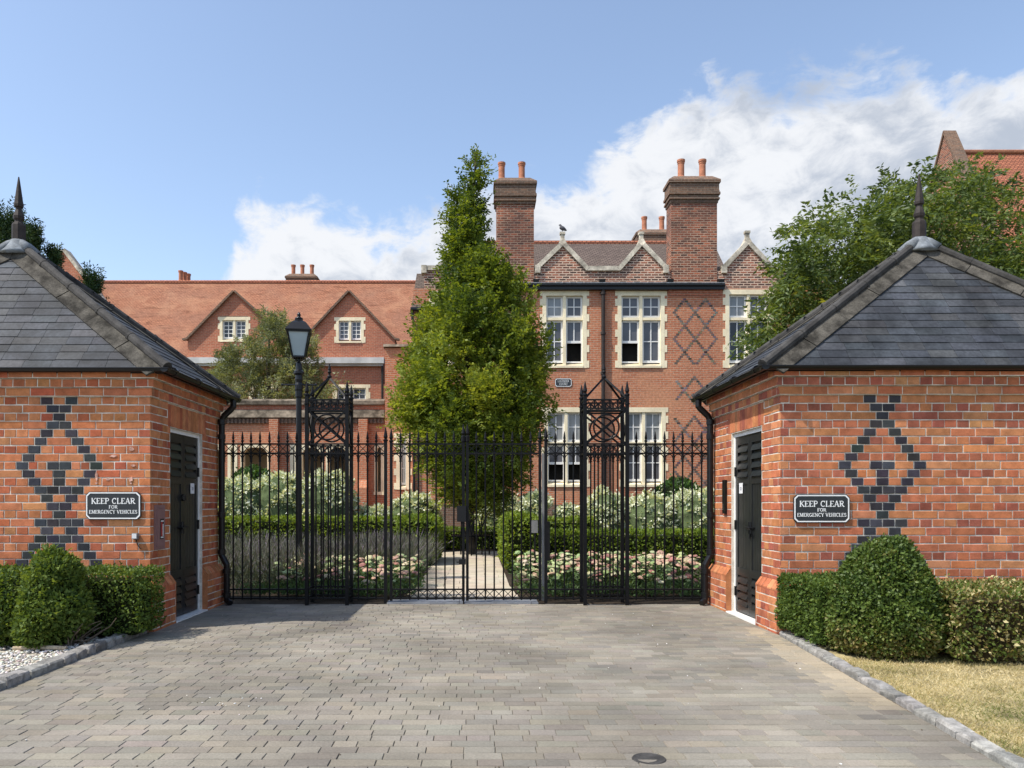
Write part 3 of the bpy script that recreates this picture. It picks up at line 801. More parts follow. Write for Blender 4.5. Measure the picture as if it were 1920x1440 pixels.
    def gutter(a, bb, out):
        a = Vector(a); bb = Vector(bb); ax = (bb-a).normalized(); n = len(gt.v); k = 8
        for e_ in (a, bb):
            for i in range(k+1):
                t = math.pi*i/k; r = .036
                p_ = e_ + out*(.022+r*math.cos(t)) + Zv*(-r*math.sin(t)); gt.v.append(tuple(p_))
        for i in range(k): gt.f.append((n+i, n+i+1, n+k+2+i, n+k+1+i)); gt.t.append(None)
        for e_ in (n, n+k+1): gt.f.append(tuple(e_+i for i in range(k+1))); gt.t.append(None)
        gt.tube([a+out*.058+Zv*.0, bb+out*.058], .006, 6)
    gz = ze-.005
    gutter((X(ex0-.058),ey0,gz), (X(ex1),ey0,gz), Vector((0,-1,0))); gutter((X(ex0),ey0-.058,gz), (X(ex0),ey1+.05,gz), Vector((-sg,0,0)))
    bx(gt, ex0+.012, ex1, ey0+.012, ey0+.04, ze-.045, ze-.012); bx(gt, ex0+.012, ex0+.04, ey0+.042, ey1, ze-.045, ze-.012)
    yy = ey0+.15
    while yy < ey1: gt.tube([(X(ex0-.022),yy,gz),(X(ex0-.022),yy+.05,gz)], .041, 10); yy += .62
    gt.obj('gutter', M['black'], T)
    # rainwater pipe: swan neck under the eaves, offset over the plinth
    dp = MB(); yp = yb-.045; o1 = -.06; o2 = -.118
    xs = X(ex0-.03)
    path = [(xs,yp,2.37),(xs,yp,2.30),(X(-.17),yp,2.27),(X(-.085),yp,2.19),(X(o1),yp,2.13),(X(o1),yp,.62),(X(o1),yp,.58),(X(o2),yp,.47),(X(o2),yp,.42),(X(o2),yp,.10),(X(o2-.01),yp-.02,.06),(X(o2-.06),yp-.06,.03)]
    dp.tube(path, .036, 12)
    for z_ in (2.12, 1.95, 1.05, .62): dp.lathe((X(o1),yp,z_), [(.036,-.03),(.045,-.028),(.045,.028),(.036,.03)], 12)
    for z_ in (.40, .12): dp.lathe((X(o2),yp,z_), [(.036,-.03),(.046,-.028),(.046,.028),(.036,.03)], 12)
    dp.obj('downpipe', M['black'], T, smooth=False)
    # doors
    dx = .055
    fr = MB(); bx(fr, dx-.026, dx+.03, yf+d1-.03, yf+d1, 0.02, dz); bx(fr, dx-.026, dx+.03, yf+d0, yf+d0+.03, .02, dz); bx(fr, dx-.026, dx+.03, yf+d0+.03, yf+d1-.03, dz-.04, dz)
    bx(fr, -.062, .12, yf+d0-.0, yf+d1+.0, -.01, .018)
    fr.obj('door_frame', M['white'], T)
    ym = yf+(d0+d1)/2-.01; ya, yz = yf+d0+.032, yf+d1-.032
    for (y0, y1, hinge) in ((ya, ym-.002, ya), (ym+.002, yz, yz)):
        dm = MB(); bx(dm, dx, dx+.035, y0, y1, .03, dz-.045)
        st = .055; zt0, zt1, zb0, zb1 = 1.45, 1.80, .10, .42
        # stiles, rails and boarded panel
        for (a_, b_, c_, d_) in ((y0, y0+st, .03, dz-.045), (y1-st, y1, .03, dz-.045), (y0+st, y1-st, 1.80, dz-.045), (y0+st, y1-st, 1.38, 1.45), (y0+st, y1-st, .42, .50), (y0+st, y1-st, .03, .10)): bx(dm, dx-.018, dx-.001, a_, b_, c_, d_)
        k = 4; wb = (y1-y0-2*st)/k
        for i in range(k): bx(dm, dx-.009, dx-.001, y0+st+i*wb+.0025, y0+st+(i+1)*wb-.0025, .50, 1.38)
        dr = dm.obj('door', M['door'], T)
        for (zA, zB, cnt) in ((zt0, zt1, 4), (zb0, zb1, 4)):
            hh = (zB-zA)/cnt; lv = MB()
            for i in range(cnt):
                q0 = zA+i*hh
                lv.hexa([(X(dx-.034),y0+st,q0+.004),(X(dx-.034),y1-st,q0+.004),(X(dx-.026),y1-st,q0+.004),(X(dx-.026),y0+st,q0+.004),(X(dx-.010),y0+st,q0+hh*.74),(X(dx-.010),y1-st,q0+hh*.74),(X(dx-.002),y1-st,q0+hh*.74),(X(dx-.002),y0+st,q0+hh*.74)])
            lv.obj('louvre', M['door'], dr)
        for zh in (1.52, .95, .24):
            hm = MB(); hm.tube([(X(dx-.024),hinge+(.0 if hinge == ya else 0),zh-.05),(X(dx-.024),hinge,zh+.05)], .012, 8); hm.obj('hinge', M['black'], dr)
    hd = MB()
    hd.tube([(X(dx-.02),ym-.03,.93),(X(dx-.06),ym-.03,.93),(X(dx-.06),ym-.14,.925)], .011, 8); hd.lathe((X(dx-.022),ym-.03,.93-.0), [(.02,-.06),(.02,.06)], 8)
    hd.tube([(X(dx-.02),ym-.13,.93),(X(dx-.02),ym+.12,.93)], .009, 6)
    if sg < 0: hd.lathe((X(dx-.03),ym-.03,1.24), [(.012,-.035),(.03,-.025),(.03,.025),(.012,.035)], 10); hd.tube([(X(dx-.03),ym-.03,1.24),(X(dx-.045),ym-.09,1.24)], .010, 6)
    else: hd.tube([(X(dx-.02),ym-.03,.93),(X(dx-.03),ym-.03,.82)], .008, 6)
    hd.objs(lambda c: c[2] > 1.1, 'door_handle', M['black'], T)
    nm = MB(); yn = yz-.215; bx(nm, dx-.0215, dx-.0185, yn, yn+.105, 1.285, 1.395); nt_ = nm.obj('notice', M['paper'], T)
    np_ = MB(); bx(np_, dx-.0235, dx-.0218, yn+.03, yn+.075, 1.32, 1.355); np_.obj('printed_block', M['grime'], nt_)
    return T, X

GL, XLf = gatehouse(-1, -3.02, 7.10, 8.95, 1.765, .84, 'brick gatehouse whose door wall is in shade, beside the white gravel', (OR_L, RD_L, .10, .25), '')
GR, XRf = gatehouse(1, 2.75, 6.98, 8.93, 1.82, .925, 'brick gatehouse whose door wall is sunlit, beside the dry lawn', (OR_R, RD_R, .10, .62), '')

# ------------------------------------------------------------------ lettering (serif capitals drawn from strokes)
def arc(cx, cy, rx, ry, a0, a1, n=10): return [(cx+rx*math.cos(R(a0+(a1-a0)*i/n)), cy+ry*math.sin(R(a0+(a1-a0)*i/n))) for i in range(n+1)]
TK, TN = .17, .085
GL_ = {  # width, strokes [(points, thickness)], serif spots (x, y)
 'K': (.86, [([(.2,0),(.2,1)],TK), ([(.26,.45),(.74,1)],TN), ([(.36,.55),(.78,0)],TK)], [(.2,0),(.2,1),(.74,1),(.76,0)]),
 'E': (.74, [([(.2,0),(.2,1)],TK), ([(.2,.96),(.66,.96)],TN), ([(.2,.51),(.54,.51)],TN), ([(.2,.04),(.68,.04)],TN), ([(.65,1),(.65,.82)],TN), ([(.67,0),(.67,.2)],TN)], [(.2,0),(.2,1)]),
 'P': (.76, [([(.2,0),(.2,1)],TK), ([(.2,.96)]+arc(.42,.73,.26,.235,90,-90)+[(.2,.495)],.12)], [(.2,0),(.14,1)]),
 'C': (.86, [(arc(.48,.5,.34,.46,50,310,16),.14), ([(.72,1),(.72,.72)],TN)], []),
 'L': (.72, [([(.2,0),(.2,1)],TK), ([(.2,.04),(.64,.04)],TN), ([(.64,0),(.64,.24)],TN)], [(.2,0),(.2,1)]),
 'A': (.88, [([(.12,0),(.44,1)],TN), ([(.44,1),(.76,0)],TK), ([(.22,.34),(.66,.34)],TN)], [(.12,0),(.76,0)]),
 'R': (.84, [([(.2,0),(.2,1)],TK), ([(.2,.96)]+arc(.42,.74,.25,.225,90,-90)+[(.2,.515)],.12), ([(.4,.51),(.74,0)],TK)], [(.2,0),(.14,1),(.76,0)]),
 'F': (.70, [([(.2,0),(.2,1)],TK), ([(.2,.96),(.64,.96)],TN), ([(.2,.5),(.52,.5)],TN), ([(.63,1),(.63,.8)],TN)], [(.2,0),(.2,1)]),
 'O': (.94, [(arc(.47,.5,.35,.46,0,360,20),.14)], []),
 'M': (1.06, [([(.16,0),(.2,1)],TN), ([(.2,1),(.53,.05)],TK), ([(.53,.05),(.86,1)],TN), ([(.86,1),(.88,0)],TK)], [(.16,0),(.88,0),(.16,1),(.9,1)]),
 'G': (.92, [(arc(.48,.5,.34,.46,50,340,16),.14), ([(.74,.08),(.74,.45)],.14), ([(.60,.45),(.86,.45)],TN)], []),
 'N': (.94, [([(.18,0),(.18,1)],TN), ([(.18,1),(.76,0)],TK), ([(.76,0),(.76,1)],TN)], [(.18,0),(.14,1),(.76,1)]),
 'Y': (.84, [([(.1,1),(.42,.48)],TK), ([(.74,1),(.42,.48)],TN), ([(.42,.5),(.42,0)],TK)], [(.12,1),(.72,1),(.42,0)]),
 'V': (.86, [([(.1,1),(.43,0)],TK), ([(.43,0),(.76,1)],TN)], [(.12,1),(.74,1)]),
 'H': (.94, [([(.2,0),(.2,1)],TK), ([(.74,0),(.74,1)],TK), ([(.2,.5),(.74,.5)],TN)], [(.2,0),(.2,1),(.74,0),(.74,1)]),
 'I': (.40, [([(.2,0),(.2,1)],TK)], [(.2,0),(.2,1)]),
 'S': (.70, [(arc(.36,.74,.22,.22,20,270,10)+arc(.36,.27,.24,.235,90,-160,10),.13)], []),
 'D': (.90, [([(.2,0),(.2,1)],TK), ([(.2,.96),(.4,.96)]+arc(.4,.5,.38,.46,90,-90,10)+[(.2,.04)],.12)], [(.14,0),(.14,1)]),
 'U': (.92, [([(.2,1),(.2,.3)]+arc(.47,.3,.27,.26,180,360,10)+[(.74,1)],.13)], [(.2,1),(.74,1)]),
 'T': (.80, [([(.4,0),(.4,1)],TK), ([(.08,.96),(.72,.96)],TN), ([(.09,1),(.09,.8)],TN), ([(.71,1),(.71,.8)],TN)], [(.4,0)]),
 ' ': (.42, [], []),
}
def text_w(s, h, k=1.0): return sum(GL_[c][0] for c in s)*h*k
def write(mb, s, cx, cz, h, y, k=1.0, w=1.0):
    """letters facing -Y, centred on cx, base line cz"""
    x = cx - text_w(s, h, k)/2; idx = 0
    for ch in s:
        wd, st, sf = GL_[ch]
        for ptsl, th in st:
            for a, b in zip(ptsl[:-1], ptsl[1:]):
                dx, dz = b[0]-a[0], b[1]-a[1]; l = math.hypot(dx, dz) or 1; t = th*w/2; e = t*.35
                ex, ez = dx/l*e, dz/l*e; nx, nz = -dz/l*t, dx/l*t
                q = [(a[0]-ex-nx,a[1]-ez-nz),(b[0]+ex-nx,b[1]+ez-nz),(b[0]+ex+nx,b[1]+ez+nz),(a[0]-ex+nx,a[1]-ez+nz)]
                yy = y - .00002*(idx % 7); idx += 1
                mb.prism([(x+p*h*k, cz+r_*h) for p, r_ in q], yy-.0018, yy)
        for sx_, sz_ in sf:
            zc = .035 if sz_ < .5 else .965; yy = y - .00002*(idx % 7); idx += 1
            mb.prism([(x+(sx_-.15)*h*k, cz+(zc-.035)*h),(x+(sx_+.15)*h*k, cz+(zc-.035)*h),(x+(sx_+.15)*h*k, cz+(zc+.035)*h),(x+(sx_-.15)*h*k, cz+(zc+.035)*h)], yy-.0018, yy)
        x += wd*h*k
def octo(x0, x1, z0, z1, c, bite=0): return [(x0+c,z0),(x1-c,z0),(x1,z0+c),(x1,z1-c),(x1-c,z1),(x0+c,z1),(x0,z1-c),(x0,z0+c)]
def ring(mb, outer, inner, y0, y1):
    k = len(outer)
    for i in range(k):
        j = (i+1) % k
        mb.prism([outer[i], outer[j], inner[j], inner[i]], y0, y1)
def plate(name, label, x0, x1, z0, z1, y, c, lines, group=None, bw=.010, inset=.006):
    T = thing(name, label, 'sign', ((x0+x1)/2, y, (z0+z1)/2), group)
    MB().prism(octo(x0,x1,z0,z1,c), y-.014, y).obj('panel', M['signblack'], T)
    b = MB(); i = inset; ring(b, octo(x0+i,x1-i,z0+i,z1-i,c*.95), octo(x0+i+bw,x1-i-bw,z0+i+bw,z1-i-bw,c*.85), y-.0165, y-.0138); b.obj('border', M['signwhite'], T)
    l = MB()
    for s, cz, h, k, w in lines: write(l, s, (x0+x1)/2, cz, h, y-.0138, k, w)
    l.obj('lettering', M['signwhite'], T); return T
def keepclear(x0p, x1p, y0p, y1p, Y, label):
    x0, x1, z0, z1 = PX(x0p, Y), PX(x1p, Y), PZ(y1p, Y), PZ(y0p, Y); h = z1-z0; w = x1-x0
    def fit(s, hh): return min(1.25, w*(.80 if s.startswith('K') else .88 if s.startswith('E') else .16)/text_w(s, hh))
    L = [('KEEP CLEAR', z0+h*.565, h*.205, None, .95), ('FOR', z0+h*.395, h*.115, None, 1.0), ('EMERGENCY VEHICLES', z0+h*.215, h*.125, None, 1.0)]
    L = [(s, z, hh, fit(s, hh), ww) for s, z, hh, k, ww in L]
    return plate('sign', label, x0, x1, z0, z1, Y, h*.12, L, 'keep clear signs')
keepclear(162, 265, 922, 974, 7.10-.009, 'black keep clear sign on the gatehouse wall scarred with pinkish old paint')
keepclear(1487, 1592, 927, 980, 6.98-.009, 'black keep clear sign on the gatehouse wall, beside the cone shaped bush')

# small fittings on the gatehouses
T = thing('inlet_cabinet', 'dull pink metal cabinet with a small dark window on the shaded gatehouse wall', 'cabinet', (-3.02, 7.28, 1.0))
MB().box(-3.03, -3.0, 7.17, 7.39, .745, 1.165).obj('cabinet_body', M['pink'], T)
MB().box(-3.0, -2.992, 7.20, 7.365, .775, 1.13).obj('cabinet_door', M['pink'], T)
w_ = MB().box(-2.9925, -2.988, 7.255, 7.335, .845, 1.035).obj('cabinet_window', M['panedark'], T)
m = MB().box(-2.9885, -2.9865, 7.262, 7.30, .87, 1.005); m.obj('red_panel', M['red'], w_)
m = MB().box(-2.9885, -2.9863, 7.303, 7.318, .872, .985).box(-2.9885, -2.9863, 7.262, 7.325, 1.008, 1.018).box(-2.9885, -2.9863, 7.262, 7.320, .855, .866); m.obj('white_marking', M['signwhite'], w_)
T = thing('wall_socket', 'small grey weatherproof socket box low on the wall below a keep clear sign', 'socket', (PX(256,7.1), 7.09, PZ(1005,7.1)))
xx, zz = PX(256,7.1), PZ(1005,7.1)
MB().box(xx-.025, xx+.025, 7.055, 7.094, zz-.028, zz+.028).obj('socket_body', M['greymetal'], T)
MB().box(xx-.02, xx+.02, 7.049, 7.0549, zz-.02, zz+.022).obj('socket_lid', M['paper'], T)
MB().tube([(xx+.01,7.07,zz-.03),(xx+.02,7.075,zz-.08),(xx+.05,7.08,zz-.12)], .004, 6).obj('cable', M['black'], T)
T = thing('intercom', 'tall narrow black entry panel beside the sunlit gatehouse door', 'intercom', (2.74, 8.5, 1.1))
yc = 8.50
MB().box(2.722, 2.744, yc-.05, yc+.05, PZ(963,yc), PZ(900,yc)).obj('panel_body', M['black'], T)
m = MB()
for i in range(4): m.lathe((2.7215, yc+.02, PZ(955,yc)+i*.018), [(.004,-.004),(.004,.004)], 6)
m.obj('button', M['greymetal'], T)
# old paint scabs left where a sign was taken off
g = MB()
for px_, py_, rx_, rz_ in ((182,842,.014,.03),(247,842,.03,.025),(213,855,.04,.016),(250,873,.025,.012),(182,893,.016,.045),(203,899,.02,.012),(246,898,.025,.03),(182,906,.012,.012),(246,906,.015,.010)):
    cx_, cz_ = PX(px_,7.1), PZ(py_,7.1); k = 9
    g.prism([(cx_+rx_*random.uniform(.55,1.1)*math.cos(6.283*i/k), cz_+rz_*random.uniform(.55,1.1)*math.sin(6.283*i/k)) for i in range(k)], 7.0905, 7.0935)
g.obj('paint_residue', plain('paint_residue', (.62,.36,.28), .9, .35, 30, .1), GL)
#@@FENCE
# ------------------------------------------------------------------ railings, gates and gate towers
YF = 9.03
fx = lambda p: PX(p, YF)
ZT, ZT2, ZB, ZB2 = PZ(832.5, YF), PZ(850, YF), PZ(1105, YF), PZ(1121.5, YF)
_b = MB()
_b.tube([(0,0,ZB2-.02),(0,0,ZT2-.10)], .0098, 8)
_b.lathe((0,0,ZT2-.10), [(.0098,0),(.0175,.004),(.0175,.012),(.013,.016),(.0145,.05),(.0125,.10)], 8)
_b.tube([(0,0,ZT2),(0,0,ZT+.03)], .0098, 8)
_b.lathe((0,0,ZT+.02), [(.0098,0),(.018,.012),(.018,.02),(.0085,.03),(.0155,.045),(.0105,.085),(.003,.128),(.0,.13)], 8)
_pm = MB()
_pm.box(-.018,.018,-.018,.018,.0,ZT+.03)
_pm.lathe((0,0,ZT+.03), [(.021,0),(.029,.008),(.029,.02),(.014,.03),(.025,.055),(.017,.10),(.004,.165),(.0,.168)], 8)
PROTO = {}
def copy_part(kind, mb, T, x, y):
    if kind not in PROTO:
        o = mb.obj(kind, M['iron'], T, loc=(0,0,0)); PROTO[kind] = o
    else:
        o = PROTO[kind].copy(); COL.objects.link(o); o.parent = T
    o0 = origin(T); o.location = (x-o0.x, y-o0.y, -o0.z); return o
def rails(T, x0, x1, y=YF, lat=(True, False), bars=(), h=.017):
    for z in (ZT, ZT2, ZB, ZB2):
        MB().box(x0, x1, y-.015, y+.015, z-h/2, z+h/2).obj('rail', M['iron'], T)
    b = sorted([x0]+list(bars)+[x1]); l = MB()
    for a, c in zip(b[:-1], b[1:]):
        if c-a < .03: continue
        for (za, zb, on) in ((ZT2, ZT, lat[0]), (ZB2, ZB, lat[1])):
            if on:
                l.bar((a,y-.004,za),(c,y-.004,zb),.008,.007); l.bar((a,y+.004,zb),(c,y+.004,za),.008,.007)
        if lat[0] and c-a > .07:      # little round arches under the top band
            m = (a+c)/2; r = (c-a)/2-.006
            l.tube([(m+r*math.cos(R(t)), y, ZT2-.072+.062*math.sin(R(t))) for t in range(0, 181, 20)], .0052, 6)
    l.objs(lambda c: c[2] > 1, 'lattice', M['iron'], T)
    for x in bars: copy_part('bar', _b, T, x, y)
def panel(label, x0, x1, bars, posts=(), name='railing'):
    T = thing(name, label, 'railing', ((x0+x1)/2, YF, 0), 'black iron railings')
    rails(T, x0, x1, bars=bars)
    for p in posts: copy_part('post', _pm, T, p, YF)
    return T
xl0, tl0, tl1 = -2.99, -1.968, -1.504
panel('black spiked railing panel between the shaded gatehouse and the gate tower by the lamp post', xl0, tl0-.03, [fx(v) for v in (420.2,437.4,454.6,470.7,487.5,505.3,522.3,539,556)])
panel('short black railing panel between the double gate and the gate tower by the lamp post', tl1+.03, fx(723), [fx(v) for v in (671.8,689,705.5)], (fx(723),))
panel('short black railing panel between the double gate and the gate tower by the drainpipe', fx(1023.5), 1.244-.03, [fx(v) for v in (1041.3,1058.3,1075)], (fx(1023.5),))
panel('black spiked railing panel between the drainpipe gate tower and the sunlit gatehouse', 1.73+.03, 2.735, [fx(v) for v in (1193,1211,1228.5,1246,1263,1280,1298,1315.5,1330)])
def gate(label, xh, xc, bars, bolt):
    a, b = min(xh,xc), max(xh,xc)
    T = thing('gate', label, 'gate', ((a+b)/2, YF, 0), 'double gate leaves')
    rails(T, a, b, lat=(True, True), bars=bars)
    for x in (xh, xc):
        m = MB(); m.box(x-.016,x+.016,YF-.016,YF+.016,ZB2-.03,ZT+.02)
        tall = .05 if x == xc else 0
        m.lathe((x,YF,ZT+.02), [(.016,0),(.026,.008),(.026,.02+tall),(.013,.03+tall),(.023,.055+tall),(.016,.10+tall),(.003,.165+tall),(.0,.168+tall)], 8)
        m.obj('stile', M['iron'], T)
    if bolt:
        m = MB(); m.box(fx(857), fx(874), YF-.06, YF-.018, PZ(978,YF), PZ(948.5,YF)); m.obj('lock_box', M['black'], T)
        m = MB(); m.box(fx(860.5), fx(873.5), YF-.05, YF-.018, PZ(1058,YF), PZ(1048.5,YF)); m.tube([(fx(856),YF-.03,PZ(1053.5,YF)),(fx(862),YF-.03,PZ(1053.5,YF))], .008, 6); m.obj('latch', M['black'], T)
        m = MB(); m.tube([(fx(869.3),YF-.03,.0),(fx(869.3),YF-.03,.30)], .009, 8); m.obj('drop_bolt', M['iron'], T)
    return T
gate('leaf of the double iron gate carrying the lock box and drop bolt', fx(733.5), fx(868.8), [fx(v) for v in (751,768.3,784.5,801,817.7,834.3,851)], True)
gate('leaf of the double iron gate without a lock box', fx(1012.3), fx(876.3), [fx(v) for v in (893.3,910,926.7,944,960.7,977.7,995)], False)
def tower(label, x0, x1):
    YA, YB = 8.88, 9.18
    T = thing('gate_tower', label, 'gate tower', ((x0+x1)/2, YF, 0), 'openwork gate towers')
    hz = 2.42; r = .020
    for yy in (YA, YB):
        for x in (x0, x1):
            m = MB(); m.box(x-r,x+r,yy-r,yy+r,0,hz)
            m.lathe((x,yy,hz), [(.022,0),(.030,.006),(.030,.02),(.016,.032),(.026,.058),(.018,.10),(.004,.17),(.0,.175)], 8)
            m.lathe((x,yy,hz-.10), [(.022,0),(.032,.004),(.032,.016),(.022,.02)], 8)
            m.obj('post', M['iron'], T)
        a, b = x0+r, x1-r
        m = MB()
        for z in (PZ(749.5,8.88), PZ(765.5,8.88), PZ(769.5,8.88), PZ(832.5,8.88), PZ(850,8.88), PZ(1105,8.88), PZ(1121.5,8.88)): m.box(a, b, yy-.011, yy+.011, z-.009, z+.009)
        m.objs(lambda c: round(c[2]*25), 'rail', M['iron'], T)
        l = MB(); k = 5; z0, z1 = PZ(765.5,8.88), PZ(749.5,8.88)
        for (za, zb) in ((z0, z1), (PZ(850,8.88), PZ(832.5,8.88))):
            for i in range(k):
                u, v = a+(b-a)*i/k, a+(b-a)*(i+1)/k
                l.bar((u,yy-.004,za),(v,yy-.004,zb),.009,.007); l.bar((u,yy+.004,zb),(v,yy+.004,za),.009,.007)
                if i: l.tube([(u,yy,za),(u,yy,zb)], .010, 6)
                if za < z0: 
                    mm = (u+v)/2; rr = (v-u)/2-.006
                    l.tube([(mm+rr*math.cos(R(t)), yy, za-.072+.062*math.sin(R(t))) for t in range(0, 181, 20)], .0052, 6)
        l.objs(lambda c: c[2] > 2.1, 'lattice', M['iron'], T)
        zc0, zc1 = PZ(832.5,8.88)+.01, PZ(769.5,8.88)-.01; c = MB(); zc = (zc0+zc1)/2; xc = (x0+x1)/2
        c.bar((a,yy-.006,zc0),(b,yy-.006,zc1),.022,.010); c.bar((a,yy+.006,zc1),(b,yy+.006,zc0),.022,.010)
        c.obj('cross_brace', M['iron'], T)
        rg = MB(); rg.tube([(xc+.145*math.cos(R(t)), yy-.014, zc+.145*math.sin(R(t))) for t in range(0, 361, 10)], .0105, 8); rg.obj('ring', M['iron'], T)
        for i in range(1, 5):
            x = a+(b-a)*i/5
            m = MB(); m.tube([(x,yy,ZB2),(x,yy,ZT2-.10)], .0095, 8); m.lathe((x,yy,ZT2-.10), [(.0095,0),(.0175,.004),(.0175,.012),(.012,.016),(.014,.05),(.0115,.10)], 8); m.obj('bar', M['iron'], T)
    s = MB()
    for x in (x0, x1):
        for z in (PZ(749.5,8.88), PZ(765.5,8.88), PZ(832.5,8.88), PZ(850,8.88), PZ(1105,8.88), PZ(1121.5,8.88)): s.box(x-.010, x+.010, YA+r, YB-r, z-.009, z+.009)
        s.bar((x,YA+r,PZ(832.5,8.88)),(x,YB-r,PZ(769.5,8.88)),.012); s.bar((x+.006,YB-r,PZ(832.5,8.88)),(x+.006,YA+r,PZ(769.5,8.88)),.012)
    s.objs(lambda c: (c[0] > (x0+x1)/2, c[2] > 1.0), 'side_rail', M['iron'], T)
    t = MB(); ap = Vector(((x0+x1)/2, YF, PZ(708,YF)))
    for yy in (YA, YB):
        for x in (x0, x1): t.bar((x,yy,2.33+.06), ap, .022)
    t.obj('spire', M['iron'], T)
    f = MB(); f.lathe((ap.x,ap.y,ap.z-.01), [(.018,0),(.026,.01),(.026,.025),(.013,.04),(.013,.055),(.022,.07),(.022,.08),(.015,.09),(.020,.105),(.005,.175),(.0,.18)], 8); f.obj('finial', M['iron'], T)
    return T
tower('openwork black iron gate tower in front of the lamp post', tl0, tl1)
tower('openwork black iron gate tower in front of the drainpipe of the big house', 1.244, 1.73)
T = thing('lit_post_side', 'grey strip standing in for the lit side of a gate post, with black call box', 'post', (fx(1020), 9.35, 0))
m = MB(); m.box(PX(1016,9.35), PX(1021.5,9.35), 9.33, 9.38, 0, PZ(850,9.35)); m.obj('lit_side_strip', M['greymetal'], T)  # sunlit side of the gate post, modelled as a separate pale grey strip
m = MB(); m.box(PX(1021.8,9.35), PX(1030.5,9.35), 9.29, 9.40, PZ(1050,9.35), PZ(978,9.35)); m.obj('call_box', M['black'], T)
T = thing('junction_box', 'small grey box on a stake in front of the rounded hedge', 'box', (PX(1001,10.2), 10.2, 0))
m = MB(); m.box(PX(996,10.2), PX(1008,10.2), 10.17, 10.23, PZ(999,10.2), PZ(976,10.2)); m.obj('box_body', M['greymetal'], T)
m = MB(); m.tube([(PX(1003,10.2),10.215,0),(PX(1003,10.2),10.215,PZ(998,10.2))], .012, 8); m.obj('stake', M['black'], T)

# ------------------------------------------------------------------ lamp post
YL = 11.0; xl = PX(560.5, YL)
T = thing('lamp_post', 'black Victorian lamp post with a four sided frosted lantern in the garden', 'lamp post', (xl, YL, 0))
m = MB(); m.lathe((xl,YL,0), [(.11,0),(.11,.30),(.085,.33),(.065,.42),(.052,.50),(.047,.55),(.041,1.8),(.039,PZ(738,YL)-.06),(.052,PZ(738,YL)-.05),(.052,PZ(733,YL)),(.057,PZ(731,YL)),(.057,PZ(722,YL)),(.048,PZ(718,YL)),(.055,PZ(712,YL)),(.050,PZ(704,YL)),(.074,PZ(701,YL)),(.074,PZ(697,YL)),(.048,PZ(694,YL)),(.040,PZ(682,YL)),(.020,PZ(678,YL)),(.016,PZ(671,YL))], 20)
m.obj('pole', M['black'], T, smooth=False)
m = MB(); zb = PZ(721.5,YL); m.tube([(PX(529,YL),YL,zb),(PX(592,YL),YL,zb)], .013, 8)
for e in (529, 592): m.lathe((PX(e,YL),YL,zb), [(.0,-.02),(.02,-.01),(.02,.01),(.0,.02)], 8)
m.obj('ladder_bar', M['black'], T)
ln = MB(); z0, z1 = PZ(670,YL), PZ(624,YL); r0, r1 = .085, .150
ca = R(10)
def sq(r, z, a=0): return [Vector((xl+r*1.414*math.cos(R(45+90*i)+ca), YL+r*1.414*math.sin(R(45+90*i)+ca), z)) for i in range(4)]
b0, b1 = sq(r0, z0), sq(r1, z1)
for i in range(4):
    j = (i+1) % 4
    ln.bar(b0[i], b1[i], .022); ln.bar(b0[i], b0[j], .022); ln.bar(b1[i], b1[j], .024)
for i in range(4): ln.bar(b0[i], (xl,YL,PZ(678,YL)), .014)
lo = ln.obj('lantern', M['black'], T)
q0, q1 = sq(r0-.004, z0+.01), sq(r1-.004, z1)
for i in range(4):
    j = (i+1) % 4; p = MB(); p.quad([q0[i], q0[j], q1[j], q1[i]]); p.obj('pane', M['frosted'], lo)
rf = MB(); ra = [sq(.180, z1+.005), sq(.182, z1+.02), sq(.105, PZ(607,YL)), sq(.055, PZ(602,YL)), sq(.050, PZ(599.5,YL))]
for a, b in zip(ra[:-1], ra[1:]):
    for i in range(4): rf.quad([a[i], a[(i+1)%4], b[(i+1)%4], b[i]])
rf.quad(ra[0][::-1]); rf.quad(ra[-1]); rf.obj('lantern_roof', M['black'], lo)
f = MB(); f.lathe((xl,YL,PZ(600,YL)), [(.045,0),(.060,.012),(.052,.03),(.024,.045),(.020,.058),(.030,.068),(.024,.085),(.008,.11),(.0,.118)], 14); f.obj('lantern_finial', M['black'], lo, smooth=True)

# ------------------------------------------------------------------ hedges
def hedge(name, label, c, group, boxes, n, size, mat, core, cat_='hedge', t0=.5, tv=.2, **k):
    T = thing(name, label, cat_, c, group); cm = MB(); PP = []; QQ = []
    tot = sum((b[1]-b[0])*(b[5]-b[4])+(b[1]-b[0])*(b[3]-b[2])+(b[3]-b[2])*(b[5]-b[4]) for b in boxes)
    for b in boxes:
        a_ = (b[1]-b[0])*(b[5]-b[4])+(b[1]-b[0])*(b[3]-b[2])+(b[3]-b[2])*(b[5]-b[4])
        P, Q = hedge_surface(int(n*a_/tot), *b, rnd=k.get('rnd', .07)); PP.append(P); QQ.append(Q)
        core_box(cm, *b, i=k.get('inset', .10))
    cm.obj('stems', core, T)  # solid dark core, not stems; shade among the leaves put into its colour
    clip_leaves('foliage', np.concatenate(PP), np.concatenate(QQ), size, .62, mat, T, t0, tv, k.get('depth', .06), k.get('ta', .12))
    return T
